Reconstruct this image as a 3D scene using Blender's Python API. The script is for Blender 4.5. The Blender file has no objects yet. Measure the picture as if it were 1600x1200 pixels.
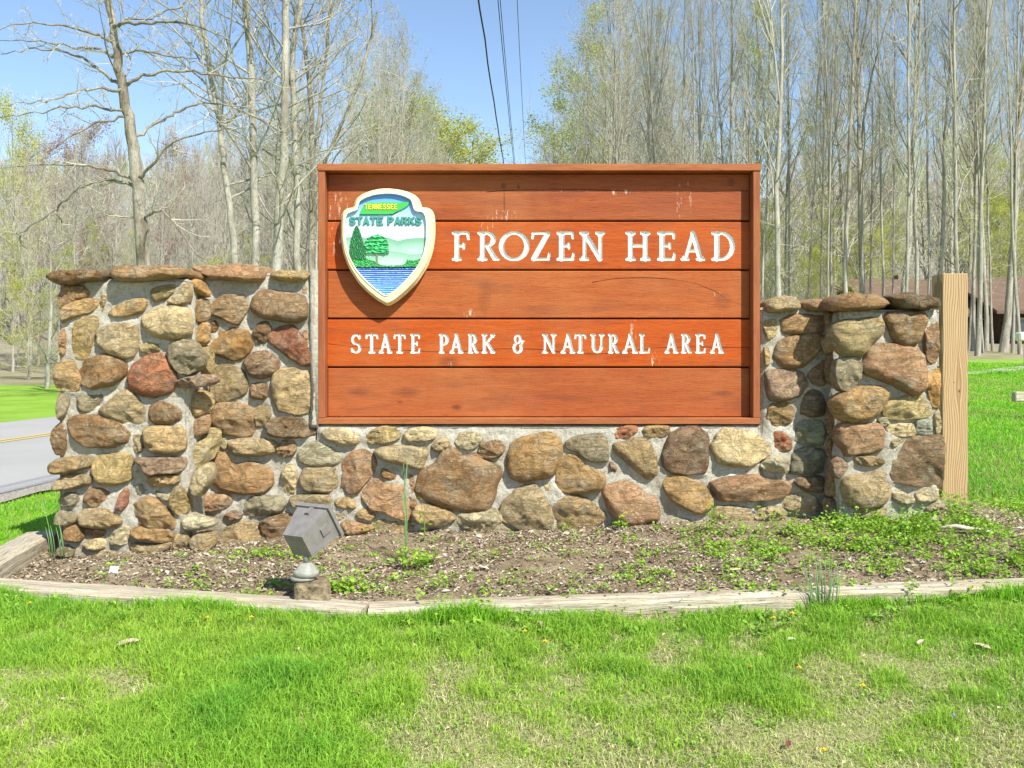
import bpy, math, random
import numpy as np
from mathutils import Vector, noise as mnoise

# ---------------------------------------------------------------- camera, sky, sun, exposure
F, CX, HY, CZ = 1500.0, 800.0, 560.0, 1.55      # focal length in photo pixels, centre column, horizon row, eye height
scene = bpy.context.scene
COL = scene.collection
cam_data = bpy.data.cameras.new('camera')
cam = bpy.data.objects.new('camera', cam_data); COL.objects.link(cam)
cam_data.sensor_width = 36.0; cam_data.lens = F / 1600 * 36
cam_data.shift_y = -40 / 1600
cam_data.clip_start = 0.05; cam_data.clip_end = 3000
cam.location = (0, 0, CZ); cam.rotation_euler = (math.radians(90), 0, 0)
scene.camera = cam

AZ, EL = math.radians(35), math.radians(47)
SUN = Vector((math.sin(AZ) * math.cos(EL), -math.cos(AZ) * math.cos(EL), math.sin(EL)))
world = bpy.data.worlds.new("World"); scene.world = world; world.use_nodes = True
wn = world.node_tree; wn.nodes.clear()
wo = wn.nodes.new('ShaderNodeOutputWorld'); wb = wn.nodes.new('ShaderNodeBackground')
sk = wn.nodes.new('ShaderNodeTexSky'); sk.sky_type = 'NISHITA'; sk.sun_disc = False
sk.sun_elevation = EL; sk.sun_rotation = math.atan2(SUN.x, SUN.y)
sk.air_density = 1.0; sk.dust_density = 0.3; sk.ozone_density = 1.5; sk.altitude = 300
wb.inputs['Strength'].default_value = 0.125
wn.links.new(sk.outputs[0], wb.inputs[0]); wn.links.new(wb.outputs[0], wo.inputs[0])
sun_data = bpy.data.lights.new('sun', 'SUN'); sun_data.energy = 5.0; sun_data.angle = math.radians(0.5)
sun_data.color = (1.0, 0.955, 0.85)
sun = bpy.data.objects.new('sun', sun_data); COL.objects.link(sun)
sun.rotation_euler = SUN.to_track_quat('Z', 'Y').to_euler(); sun.location = (6, -8, 14)
scene.view_settings.view_transform = 'Standard'; scene.view_settings.look = 'None'
scene.view_settings.exposure = 0.74; scene.view_settings.gamma = 1.0
scene.view_settings.use_curve_mapping = False
scene.render.engine = 'CYCLES'
scene.cycles.max_bounces = 6; scene.cycles.diffuse_bounces = 3; scene.cycles.transparent_max_bounces = 8
scene.cycles.use_denoising = True

rng = np.random.default_rng(7)
R = random.Random(11)

# ---------------------------------------------------------------- helpers
def lin(r, g, b):
    f = lambda c: (c / 255 / 12.92) if c / 255 <= 0.04045 else ((c / 255 + 0.055) / 1.055) ** 2.4
    return (f(r), f(g), f(b))
def P(px, py, d):                     # photograph pixel -> point on the upright plane at distance d
    return Vector(((px - CX) / F * d, d, CZ + (HY - py) / F * d))
def Pplane(px, py, p0, n):            # photograph pixel -> point on any plane
    ray = Vector(((px - CX) / F, 1.0, (HY - py) / F)); o = Vector((0, 0, CZ))
    t = (p0 - o).dot(n) / ray.dot(n)
    return o + ray * t
def tag(o, label=None, cat=None, group=None, kind=None):
    if label: o['label'] = label
    if cat: o['category'] = cat
    if group: o['group'] = group
    if kind: o['kind'] = kind
    return o
def empty(name, loc, label=None, cat=None, group=None):
    o = bpy.data.objects.new(name, None); COL.objects.link(o); o.location = loc
    o.empty_display_size = 0.2
    return tag(o, label, cat, group)
def link(name, me, parent=None, mat=None):
    o = bpy.data.objects.new(name, me); COL.objects.link(o)
    if mat and not me.materials: me.materials.append(mat)
    if parent is not None:
        o.parent = parent
        o.location = -Vector(parent.location) if parent.parent is None else -(Vector(parent.location) + Vector(parent.parent.location))
    return o
def origin_to(o, c):                  # give a top-level mesh its origin at c without moving it
    c = Vector(c); o.data.transform(__import__('mathutils').Matrix.Translation(-c)); o.location = c
    return o
def mesh_np(name, v, tris=None, quads=None, smooth=False, color=None):
    me = bpy.data.meshes.new(name)
    v = np.asarray(v, dtype=np.float32).reshape(-1, 3)
    nt = 0 if tris is None else len(tris); nq = 0 if quads is None else len(quads)
    me.vertices.add(len(v)); me.vertices.foreach_set('co', v.ravel())
    idx = []
    if nt: idx.append(np.asarray(tris, dtype=np.int32).ravel())
    if nq: idx.append(np.asarray(quads, dtype=np.int32).ravel())
    idx = np.concatenate(idx)
    me.loops.add(len(idx)); me.loops.foreach_set('vertex_index', idx)
    tot = np.concatenate([np.full(nt, 3, np.int32), np.full(nq, 4, np.int32)])
    st = np.concatenate([[0], np.cumsum(tot)[:-1]]).astype(np.int32)
    me.polygons.add(nt + nq); me.polygons.foreach_set('loop_start', st)
    me.polygons.foreach_set('use_smooth', np.full(nt + nq, smooth, dtype=bool))
    me.update(calc_edges=True)
    if color is not None:
        a = me.color_attributes.new('paint', 'FLOAT_COLOR', 'POINT')
        c = np.ones((len(v), 4), np.float32); c[:, :3] = color
        a.data.foreach_set('color', c.ravel())
    return me
class Geo:                            # collects tubes, boxes and loose triangles for ONE mesh
    def __init__(s): s.v = []; s.t = []; s.q = []; s.n = 0
    def add(s, v, t=None, q=None):
        v = np.asarray(v, float).reshape(-1, 3)
        if t is not None and len(t): s.t.append(np.asarray(t) + s.n)
        if q is not None and len(q): s.q.append(np.asarray(q) + s.n)
        s.v.append(v); s.n += len(v)
    def box(s, lo, hi, M=None, bev=0.0):
        (x0, y0, z0), (x1, y1, z1) = lo, hi
        if bev <= 0:
            v = [(x, y, z) for z in (z0, z1) for y in (y0, y1) for x in (x0, x1)]
            q = [(0,2,3,1),(4,5,7,6),(0,1,5,4),(2,6,7,3),(0,4,6,2),(1,3,7,5)]
            if M is not None: v = [tuple(M @ Vector(p)) for p in v]
            s.add(v, q=q); return
        b = bev; v = []; ids = {}
        for ix, X in ((0, (x0, x0 + b)), (1, (x1, x1 - b))):
            for iy, Y in ((0, (y0, y0 + b)), (1, (y1, y1 - b))):
                for iz, Z in ((0, (z0, z0 + b)), (1, (z1, z1 - b))):
                    for a, p in enumerate(((X[0], Y[1], Z[1]), (X[1], Y[0], Z[1]), (X[1], Y[1], Z[0]))):
                        ids[ix, iy, iz, a] = len(v); v.append(p)
        I = ids; q = []; t = []
        for ix in (0, 1): q.append([I[ix,0,0,0], I[ix,1,0,0], I[ix,1,1,0], I[ix,0,1,0]])
        for iy in (0, 1): q.append([I[0,iy,0,1], I[1,iy,0,1], I[1,iy,1,1], I[0,iy,1,1]])
        for iz in (0, 1): q.append([I[0,0,iz,2], I[1,0,iz,2], I[1,1,iz,2], I[0,1,iz,2]])
        for a0 in (0, 1):
            for b0 in (0, 1):
                q.append([I[a0,b0,0,0], I[a0,b0,1,0], I[a0,b0,1,1], I[a0,b0,0,1]])
                q.append([I[a0,0,b0,0], I[a0,1,b0,0], I[a0,1,b0,2], I[a0,0,b0,2]])
                q.append([I[0,a0,b0,1], I[1,a0,b0,1], I[1,a0,b0,2], I[0,a0,b0,2]])
                for c0 in (0, 1): t.append([I[a0,b0,c0,0], I[a0,b0,c0,1], I[a0,b0,c0,2]])
        # consistent outward winding
        c = np.array([(x0+x1)/2, (y0+y1)/2, (z0+z1)/2]); va = np.array(v, float)
        def fix(f):
            n = np.cross(va[f[1]] - va[f[0]], va[f[2]] - va[f[0]])
            return f if np.dot(n, va[f].mean(0) - c) > 0 else f[::-1]
        q = [fix(f) for f in q]; t = [fix(f) for f in t]
        if M is not None: v = [tuple(M @ Vector(p)) for p in v]
        s.add(v, t, q)
    def tube(s, path, rad, sides=6, cap=True):
        path = np.asarray(path, float); k = len(path)
        rad = np.broadcast_to(np.asarray(rad, float), (k,))
        tan = np.gradient(path, axis=0); tan /= np.linalg.norm(tan, axis=1)[:, None] + 1e-9
        ref = np.array([0.0, 1, 0]) if abs(tan[:, 1]).mean() < 0.8 else np.array([1.0, 0, 0])
        a = np.cross(tan, ref); a /= np.linalg.norm(a, axis=1)[:, None] + 1e-9
        b = np.cross(tan, a)
        th = np.arange(sides) / sides * 2 * math.pi
        v = path[:, None] + rad[:, None, None] * (np.cos(th)[None, :, None] * a[:, None] + np.sin(th)[None, :, None] * b[:, None])
        i = np.arange(k - 1)[:, None] * sides; j = np.arange(sides)[None]; jn = (j + 1) % sides
        q = np.stack([i + j, i + jn, i + sides + jn, i + sides + j], -1).reshape(-1, 4)
        v = v.reshape(-1, 3); t = []
        if cap:
            v = np.vstack([v, path[:1], path[-1:]]); c0 = k * sides; c1 = c0 + 1
            for m in range(sides):
                t.append((c0, (m + 1) % sides, m)); t.append((c1, (k-1)*sides + m, (k-1)*sides + (m+1) % sides))
        s.add(v, t if t else None, q)
    def lathe(s, prof, c, sides=24, M=None):   # prof: (radius, z)
        th = np.arange(sides) / sides * 2 * math.pi
        v = np.array([[(r * math.cos(a), r * math.sin(a), z) for a in th] for r, z in prof]).reshape(-1, 3)
        k = len(prof); i = np.arange(k - 1)[:, None] * sides; j = np.arange(sides)[None]; jn = (j + 1) % sides
        q = np.stack([i + j, i + jn, i + sides + jn, i + sides + j], -1).reshape(-1, 4)
        if M is not None: v = np.array([tuple(M @ Vector(p)) for p in v])
        s.add(v + np.array(c), q=q)
    def mesh(s, name, smooth=False, color=None):
        return mesh_np(name, np.vstack(s.v), np.vstack(s.t) if s.t else None, np.vstack(s.q) if s.q else None, smooth, color)

# ---------------------------------------------------------------- materials
class NT:
    def __init__(s, name, rough=0.8, spec=0.3):
        s.m = bpy.data.materials.new(name); s.m.use_nodes = True
        s.t = s.m.node_tree; s.b = s.t.nodes['Principled BSDF']; s.out = s.t.nodes['Material Output']
        s.b.inputs['Roughness'].default_value = rough
        s.b.inputs['Specular IOR Level'].default_value = spec
    def n(s, typ, **kw):
        nd = s.t.nodes.new(typ)
        for k, v in kw.items(): setattr(nd, k, v)
        return nd
    def put(s, sock, val):
        if hasattr(val, 'bl_idname') or isinstance(val, bpy.types.NodeSocket): s.t.links.new(val, sock)
        else: sock.default_value = (tuple(val) + (1,)) if (isinstance(val, (tuple, list)) and len(val) == 3 and sock.type == 'RGBA') else val
    def coord(s, kind='Object', scale=(1, 1, 1), loc=(0, 0, 0), rnd=False):
        tc = s.n('ShaderNodeTexCoord'); mp = s.n('ShaderNodeMapping')
        s.t.links.new(tc.outputs[kind], mp.inputs[0]); mp.inputs['Scale'].default_value = scale
        mp.inputs['Location'].default_value = loc
        if rnd:
            oi = s.n('ShaderNodeObjectInfo'); vm = s.n('ShaderNodeVectorMath', operation='SCALE')
            cb = s.n('ShaderNodeCombineXYZ'); s.put(cb.inputs[0], oi.outputs['Random']); 
            m2 = s.math('MULTIPLY', oi.outputs['Random'], 7.13); s.put(cb.inputs[1], m2); s.put(cb.inputs[2], s.math('MULTIPLY', oi.outputs['Random'], 3.71))
            s.t.links.new(cb.outputs[0], vm.inputs[0]); vm.inputs['Scale'].default_value = 37.0
            s.t.links.new(vm.outputs[0], mp.inputs['Location'])
        return mp.outputs[0]
    def noise(s, vec, scale, detail=4, rough=0.55, dist=0.0):
        nd = s.n('ShaderNodeTexNoise'); s.put(nd.inputs['Vector'], vec)
        nd.inputs['Scale'].default_value = scale; nd.inputs['Detail'].default_value = detail
        nd.inputs['Roughness'].default_value = rough; nd.inputs['Distortion'].default_value = dist
        return nd.outputs['Fac']
    def voro(s, vec, scale, feature='F1'):
        nd = s.n('ShaderNodeTexVoronoi', feature=feature); s.put(nd.inputs['Vector'], vec); nd.inputs['Scale'].default_value = scale
        return nd.outputs['Distance']
    def ramp(s, fac, stops, interp='LINEAR'):
        nd = s.n('ShaderNodeValToRGB'); s.put(nd.inputs[0], fac); cr = nd.color_ramp; cr.interpolation = interp
        while len(cr.elements) < len(stops): cr.elements.new(0.5)
        for e, (p, c) in zip(cr.elements, stops):
            e.position = p; e.color = (c, c, c, 1) if isinstance(c, (int, float)) else tuple(c) + (1,)
        return nd.outputs[0]
    def mix(s, fac, a, b, mode='MIX'):
        nd = s.n('ShaderNodeMix', data_type='RGBA', blend_type=mode)
        s.put(nd.inputs[0], fac); s.put(nd.inputs[6], a); s.put(nd.inputs[7], b)
        return nd.outputs[2]
    def math(s, op, a, b=0.0, clamp=False):
        nd = s.n('ShaderNodeMath', operation=op, use_clamp=clamp); s.put(nd.inputs[0], a); s.put(nd.inputs[1], b)
        return nd.outputs[0]
    def xyz(s, vec):
        nd = s.n('ShaderNodeSeparateXYZ'); s.put(nd.inputs[0], vec); return nd.outputs
    def bump(s, h, dist=0.01, strength=1.0):
        nd = s.n('ShaderNodeBump'); s.put(nd.inputs['Height'], h); nd.inputs['Distance'].default_value = dist
        nd.inputs['Strength'].default_value = strength; s.t.links.new(nd.outputs[0], s.b.inputs['Normal'])
    def color(s, c): s.put(s.b.inputs['Base Color'], c); return s
    def attr(s, name='paint'):
        nd = s.n('ShaderNodeAttribute'); nd.attribute_name = name; return nd.outputs['Color']
    def translucent(s, col, w):
        tr = s.n('ShaderNodeBsdfTranslucent'); s.put(tr.inputs[0], col)
        mx = s.n('ShaderNodeMixShader'); mx.inputs[0].default_value = w
        s.t.links.new(s.b.outputs[0], mx.inputs[1]); s.t.links.new(tr.outputs[0], mx.inputs[2])
        s.t.links.new(mx.outputs[0], s.out.inputs[0])

def m_stone():
    k = NT('field_stone', 0.92, 0.12); v = k.coord(rnd=True)
    oi = k.n('ShaderNodeObjectInfo'); base = oi.outputs['Color']
    n1 = k.noise(v, 6, 5, 0.65, 1.0); n2 = k.noise(v, 30, 7, 0.75, 0.4); n3 = k.noise(v, 130, 4, 0.75)
    nb = k.noise(k.coord(scale=(2.0, 2.0, 13.0), rnd=True), 3.2, 6, 0.7, 0.8)
    c = k.mix(k.ramp(n1, [(0.40, 0.0), (0.60, 0.7)]), base, k.mix(0.35, base, (0.48, 0.38, 0.22)))
    c = k.mix(k.ramp(k.noise(v, 8.5, 4, 0.6, 0.5), [(0.50, 0.0), (0.66, 0.7)]), c, k.mix(0.6, c, (0.36, 0.34, 0.26)))
    c = k.mix(k.ramp(nb, [(0.36, 0.45), (0.48, 0.0)]), c, k.mix(0.5, c, (0.24, 0.18, 0.115)))
    c = k.mix(k.ramp(n2, [(0.30, 0.85), (0.43, 0.0)]), c, k.mix(0.7, c, (0.15, 0.11, 0.07)))
    c = k.mix(k.ramp(n2, [(0.54, 0.0), (0.72, 0.75)]), c, k.mix(0.6, c, (0.60, 0.53, 0.37)))
    c = k.mix(k.ramp(n3, [(0.32, 0.5), (0.46, 0.0)]), c, (0.15, 0.115, 0.08))
    lich = k.math('MULTIPLY', k.ramp(k.noise(v, 18, 3, 0.5), [(0.69, 0.0), (0.73, 0.8)]), k.ramp(k.noise(v, 190, 2), [(0.48, 0.0), (0.56, 0.9)]))
    c = k.mix(lich, c, (0.60, 0.58, 0.48)); k.color(c)
    h = k.math('ADD', k.math('MULTIPLY', n2, 1.0), k.math('MULTIPLY', n3, 0.4))
    h = k.math('ADD', h, k.math('MULTIPLY', k.ramp(k.noise(v, 8, 8, 0.75, 1.5), [(0.44, 0.0), (0.49, 1.0)]), 0.35))
    h = k.math('ADD', h, k.math('MULTIPLY', k.ramp(nb, [(0.42, 0.0), (0.47, 1.0)]), 0.25))
    k.bump(h, 0.022, 1.0); return k.m
def m_mortar():
    k = NT('mortar', 0.95, 0.1); v = k.coord()
    n1 = k.noise(v, 5, 4); n2 = k.noise(v, 45, 6, 0.7); n3 = k.noise(v, 220, 3, 0.7)
    c = k.mix(k.ramp(n1, [(0.35, 0.0), (0.65, 1.0)]), (0.50, 0.47, 0.385), (0.68, 0.65, 0.555))
    c = k.mix(k.ramp(n2, [(0.34, 0.75), (0.5, 0.0)]), c, (0.33, 0.29, 0.22))
    c = k.mix(k.ramp(k.noise(v, 11, 5, 0.7, 1.0), [(0.5, 0.0), (0.68, 0.6)]), c, (0.40, 0.35, 0.25))
    c = k.mix(k.ramp(n3, [(0.3, 0.35), (0.5, 0.0)]), c, (0.28, 0.25, 0.2)); k.color(c)
    zz = k.xyz(v)[2]; sp = k.math('ADD', zz, k.math('MULTIPLY', k.math('SUBTRACT', n1, 0.5), 0.5))      # soil splashed on the foot of the wall
    c = k.mix(k.ramp(sp, [(0.50, 0.65), (0.68, 0.0)]), c, (0.30, 0.24, 0.15)); k.color(c)
    k.bump(k.math('ADD', n2, k.math('MULTIPLY', n3, 0.5)), 0.022, 1.0); return k.m
def spot(k, xyz, cx, cz, rx, rz):      # 1 at (cx,cz) falling to 0 at the ellipse
    dx = k.math('DIVIDE', k.math('SUBTRACT', xyz[0], cx), rx); dz = k.math('DIVIDE', k.math('SUBTRACT', xyz[2], cz), rz)
    d = k.math('ADD', k.math('MULTIPLY', dx, dx), k.math('MULTIPLY', dz, dz))
    return k.math('SUBTRACT', 1.0, d, True)
def m_plank(name, ca, cb, knots=(), drips=(), cracks=(), vertical=False, rough=0.45):
    k = NT(name, rough, 0.16); sc = (1, 1, 14) if not vertical else (14, 14, 1)
    g = k.coord(scale=sc); v = k.coord(); X = k.xyz(v)
    wob = k.noise(v, 2.2, 3); n1 = k.noise(g, 2.6, 6, 0.65, 0.7); n2 = k.noise(g, 14, 5, 0.75)
    c = k.mix(k.ramp(n1, [(0.3, 0.0), (0.7, 1.0)]), ca, cb)
    c = k.mix(k.ramp(n2, [(0.36, 0.6), (0.5, 0.0)]), c, k.mix(0.7, c, (0.10, 0.02, 0.008)))
    c = k.mix(k.ramp(k.noise(v, 2.6, 4), [(0.45, 0.0), (0.7, 0.35)]), c, (0.42, 0.17, 0.06))
    c = k.mix(k.ramp(k.noise(k.coord(scale=(0.8, 1, 5) if not vertical else (5, 1, .8)), 3.1, 4), [(0.52, 0.0), (0.72, 0.45)]), c, (0.17, 0.05, 0.028))
    for (kx, kz, rx, rz, s) in knots:
        f = spot(k, X, kx, kz, rx, rz); f = k.math('MULTIPLY', f, k.ramp(k.noise(g, 9, 4), [(0.25, 0.35), (0.6, 1.0)]))
        c = k.mix(k.math('MULTIPLY', f, s, True), c, (0.10, 0.03, 0.018))
    for (kx, kz, rx, rz) in drips:
        f = spot(k, X, kx, kz, rx, rz)
        st = k.math('MULTIPLY', k.ramp(k.noise(k.coord(scale=(70, 1, 14)), 1.0, 5, 0.7), [(0.56, 0.0), (0.62, 0.85)]), f)
        c = k.mix(st, c, (0.70, 0.56, 0.44))
    for (x0, x1, pts) in cracks:        # hairline check along a polyline z(x)
        mr = k.n('ShaderNodeFloatCurve'); cu = mr.mapping.curves[0]
        zs = [p[1] for p in pts]; za, zb = min(zs) - 0.01, max(zs) + 0.01
        while len(cu.points) < len(pts): cu.points.new(0.5, 0.5)
        for cp, p in zip(cu.points, pts): cp.location = ((p[0] - x0) / (x1 - x0), (p[1] - za) / (zb - za))
        mr.mapping.update()
        k.put(mr.inputs['Value'], k.math('DIVIDE', k.math('SUBTRACT', X[0], x0), (x1 - x0), True))
        zc = k.math('ADD', k.math('MULTIPLY', mr.outputs[0], (zb - za)), za)
        zc = k.math('ADD', zc, k.math('MULTIPLY', k.math('SUBTRACT', k.noise(v, 9, 3), 0.5), 0.008))
        d = k.math('ABSOLUTE', k.math('SUBTRACT', X[2], zc))
        w = k.math('MULTIPLY', k.ramp(k.noise(v, 6, 2), [(0.3, 0.15), (0.6, 1.0)]), 0.0026)
        inside = k.math('MULTIPLY', k.math('GREATER_THAN', X[0], x0), k.math('LESS_THAN', X[0], x1))
        f = k.math('MULTIPLY', k.math('LESS_THAN', d, w), inside)
        c = k.mix(k.math('MULTIPLY', f, 0.85), c, (0.03, 0.008, 0.004))
    k.color(c); k.bump(k.math('ADD', n2, k.math('MULTIPLY', n1, 0.6)), 0.004, 0.6)
    k.put(k.b.inputs['Roughness'], k.ramp(n2, [(0.3, 0.6), (0.7, 0.4)])); return k.m
def m_simple(name, col, rough=0.7, spec=0.3, ns=0, amt=0.25, bump=0.0, metal=0.0):
    k = NT(name, rough, spec); k.b.inputs['Metallic'].default_value = metal
    if ns:
        v = k.coord(); n = k.noise(v, ns, 5, 0.65)
        dk = tuple(x * (1 - amt) for x in col); lt = tuple(min(1, x * (1 + amt)) for x in col)
        k.color(k.mix(k.ramp(n, [(0.3, 0.0), (0.7, 1.0)]), dk, lt))
        if bump: k.bump(n, bump, 0.8)
    else: k.color(col)
    return k.m
def m_paint(rough=0.5):
    k = NT('sign_paint', rough, 0.35); v = k.coord(); c = k.attr()
    c = k.mix(k.ramp(k.noise(v, 60, 4), [(0.3, 0.16), (0.6, 0.0)]), c, (0.25, 0.25, 0.2)); k.color(c)
    k.bump(k.noise(v, 160, 3), 0.0015, 0.4); return k.m
def m_vcol(name, rough=0.7, trans=0.0, spec=0.25):
    k = NT(name, rough, spec); c = k.attr(); k.color(c)
    if trans: k.translucent(k.mix(1.0, c, (1.0, 1.05, 0.7), 'MULTIPLY'), trans)
    return k.m
def m_bark(name, a, b, sc=3.0):
    k = NT(name, 0.92, 0.1); v = k.coord('Object', (sc, sc, sc * 0.35), rnd=True)
    n1 = k.noise(v, 1.2, 5, 0.6); n2 = k.noise(v, 9, 5, 0.7)
    c = k.mix(k.ramp(n1, [(0.36, 0.0), (0.62, 1.0)]), a, b)
    c = k.mix(k.ramp(n2, [(0.32, 0.7), (0.5, 0.0)]), c, tuple(x * 0.42 for x in a)); k.color(c)
    k.bump(n2, 0.03, 0.8); return k.m
def m_pine():
    k = NT('treated_pine', 0.7, 0.2); v = k.coord(); X = k.xyz(v)
    # cathedral grain: rings of a slowly bending centre line, with a knot
    zc = k.math('MULTIPLY', k.math('SUBTRACT', X[2], 1.37), 0.05)
    w = k.noise(k.coord(scale=(3, 3, 1.1)), 1.5, 2, 0.5)
    dx = k.math('ADD', k.math('SUBTRACT', X[0], 2.785), k.math('MULTIPLY', k.math('SUBTRACT', w, 0.5), 0.07))
    kd = spot(k, X, 2.79, 1.40, 0.05, 0.20)
    r = k.math('ADD', k.math('MULTIPLY', k.math('ABSOLUTE', dx), k.math('ADD', 1.0, k.math('MULTIPLY', kd, -0.8))), k.math('MULTIPLY', k.math('ABSOLUTE', zc), 0.55))
    r = k.math('ADD', r, k.math('MULTIPLY', k.noise(k.coord(scale=(8, 8, 1.5)), 2, 3), 0.012))
    ring = k.math('FRACT', k.math('MULTIPLY', r, 70.0))
    f = k.ramp(ring, [(0.0, 0.0), (0.45, 0.12), (0.80, 1.0), (0.94, 0.9), (1.0, 0.0)])
    c = k.mix(f, (0.45, 0.335, 0.185), (0.25, 0.16, 0.08))
    c = k.mix(k.ramp(k.noise(k.coord(scale=(60, 60, 1.2)), 2, 4), [(0.3, 0.4), (0.6, 0.0)]), c, (0.33, 0.19, 0.08))
    c = k.mix(k.math('MULTIPLY', spot(k, X, 2.795, 1.345, 0.010, 0.014), 1.0, True), c, (0.16, 0.06, 0.02))
    c = k.mix(k.math('MULTIPLY', spot(k, X, 2.762, 1.40, 0.005, 0.007), 1.0, True), c, (0.1, 0.04, 0.02))
    k.color(c); k.bump(f, 0.0015, 0.5); return k.m
def m_greywood():
    k = NT('weathered_timber', 0.9, 0.1); g = k.coord(scale=(1.2, 22, 22)); v = k.coord()
    n1 = k.noise(g, 3, 6, 0.7, 0.4); n2 = k.noise(v, 2.5, 4)
    c = k.mix(k.ramp(n1, [(0.34, 0.0), (0.6, 1.0)]), (0.25, 0.20, 0.14), (0.55, 0.50, 0.40))
    c = k.mix(k.ramp(n2, [(0.4, 0.0), (0.7, 0.5)]), c, (0.44, 0.36, 0.22))
    c = k.mix(k.ramp(k.noise(g, 9, 3), [(0.3, 0.8), (0.4, 0.0)]), c, (0.06, 0.045, 0.03)); k.color(c)
    k.bump(n1, 0.012, 0.9); return k.m
M = {}
M['stone'] = m_stone(); M['mortar'] = m_mortar()
M['white'] = m_simple('white_letter_paint', (0.66, 0.67, 0.63), 0.7, 0.2, 45, 0.2)
M['paint'] = m_paint(); M['pine'] = m_pine(); M['grey_timber'] = m_greywood()
M['bark'] = m_bark('grey_bark', (0.25, 0.23, 0.185), (0.44, 0.415, 0.35))
M['bark_pale'] = m_bark('sycamore_bark', (0.15, 0.125, 0.09), (0.36, 0.33, 0.27), 3.2)
M['twig'] = m_simple('twig_bark', (0.37, 0.345, 0.275), 0.9, 0.1)
M['twig_light'] = m_simple('pale_twig_bark', (0.41, 0.385, 0.31), 0.9, 0.1)
M['twig_red'] = m_simple('reddish_twig', (0.34, 0.24, 0.21), 0.9, 0.1)
M['bud'] = m_vcol('young_leaf', 0.6, 0.45); M['grass'] = m_vcol('grass_blade', 0.6, 0.4, 0.3)
M['weed'] = m_vcol('weed_leaf', 0.55, 0.35, 0.3); M['litter'] = m_vcol('dry_litter', 0.9)
M['fixture'] = m_simple('bronze_painted_metal', (0.19, 0.175, 0.165), 0.5, 0.5, 22, 0.2)
M['galv'] = m_simple('grey_cast_metal', (0.27, 0.275, 0.235), 0.6, 0.4, 40, 0.25, 0.001)
M['block'] = m_simple('rough_block', (0.20, 0.16, 0.10), 0.95, 0.1, 26, 0.75, 0.03)
M['wire'] = m_simple('black_cable', (0.02, 0.02, 0.022), 0.6, 0.2)
M['dark'] = m_simple('dark_backing', (0.05, 0.02, 0.012), 0.9, 0.1)
# ---------------------------------------------------------------- terrain
LP_ = np.array([(-9, -1.62), (0, -1.50), (4, -1.075), (6, -1.13), (20, -1.17), (33, -1.03), (45, -1.0), (70, -0.4), (120, 7), (250, 32), (330, 52), (600, 70)])
RP_ = np.array([(-9, -1.62), (0, -1.50), (4, -0.995), (6, -0.95), (15, -0.8), (30, -0.4), (40, 0.13), (60, 1.1), (90, 2.6), (200, 18), (330, 60), (420, 78), (600, 90)])
def smooth(a): a = np.clip(a, 0, 1); return a * a * (3 - 2 * a)
def gz(x, y):
    x = np.asarray(x, float); y = np.asarray(y, float)
    l = np.interp(y, LP_[:, 0], LP_[:, 1]); r = np.interp(y, RP_[:, 0], RP_[:, 1])
    s = smooth((x - 0.05 * y) / (2.5 + 0.15 * np.abs(y)))
    far = smooth((y - 60) / 60)
    valley = np.exp(-((x - 0.053 * y) / (18 + 0.10 * np.abs(y))) ** 2) * far      # the road leaves through a gap
    z = l * (1 - s) + r * s
    z = z * (1 - 0.85 * valley) - 0.6 * valley
    z = z + far * 2.5 * np.sin(x * 0.045 + 1) * np.sin(y * 0.03)
    return z + CZ
def gzf(x, y): return float(gz(x, y))
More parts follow.
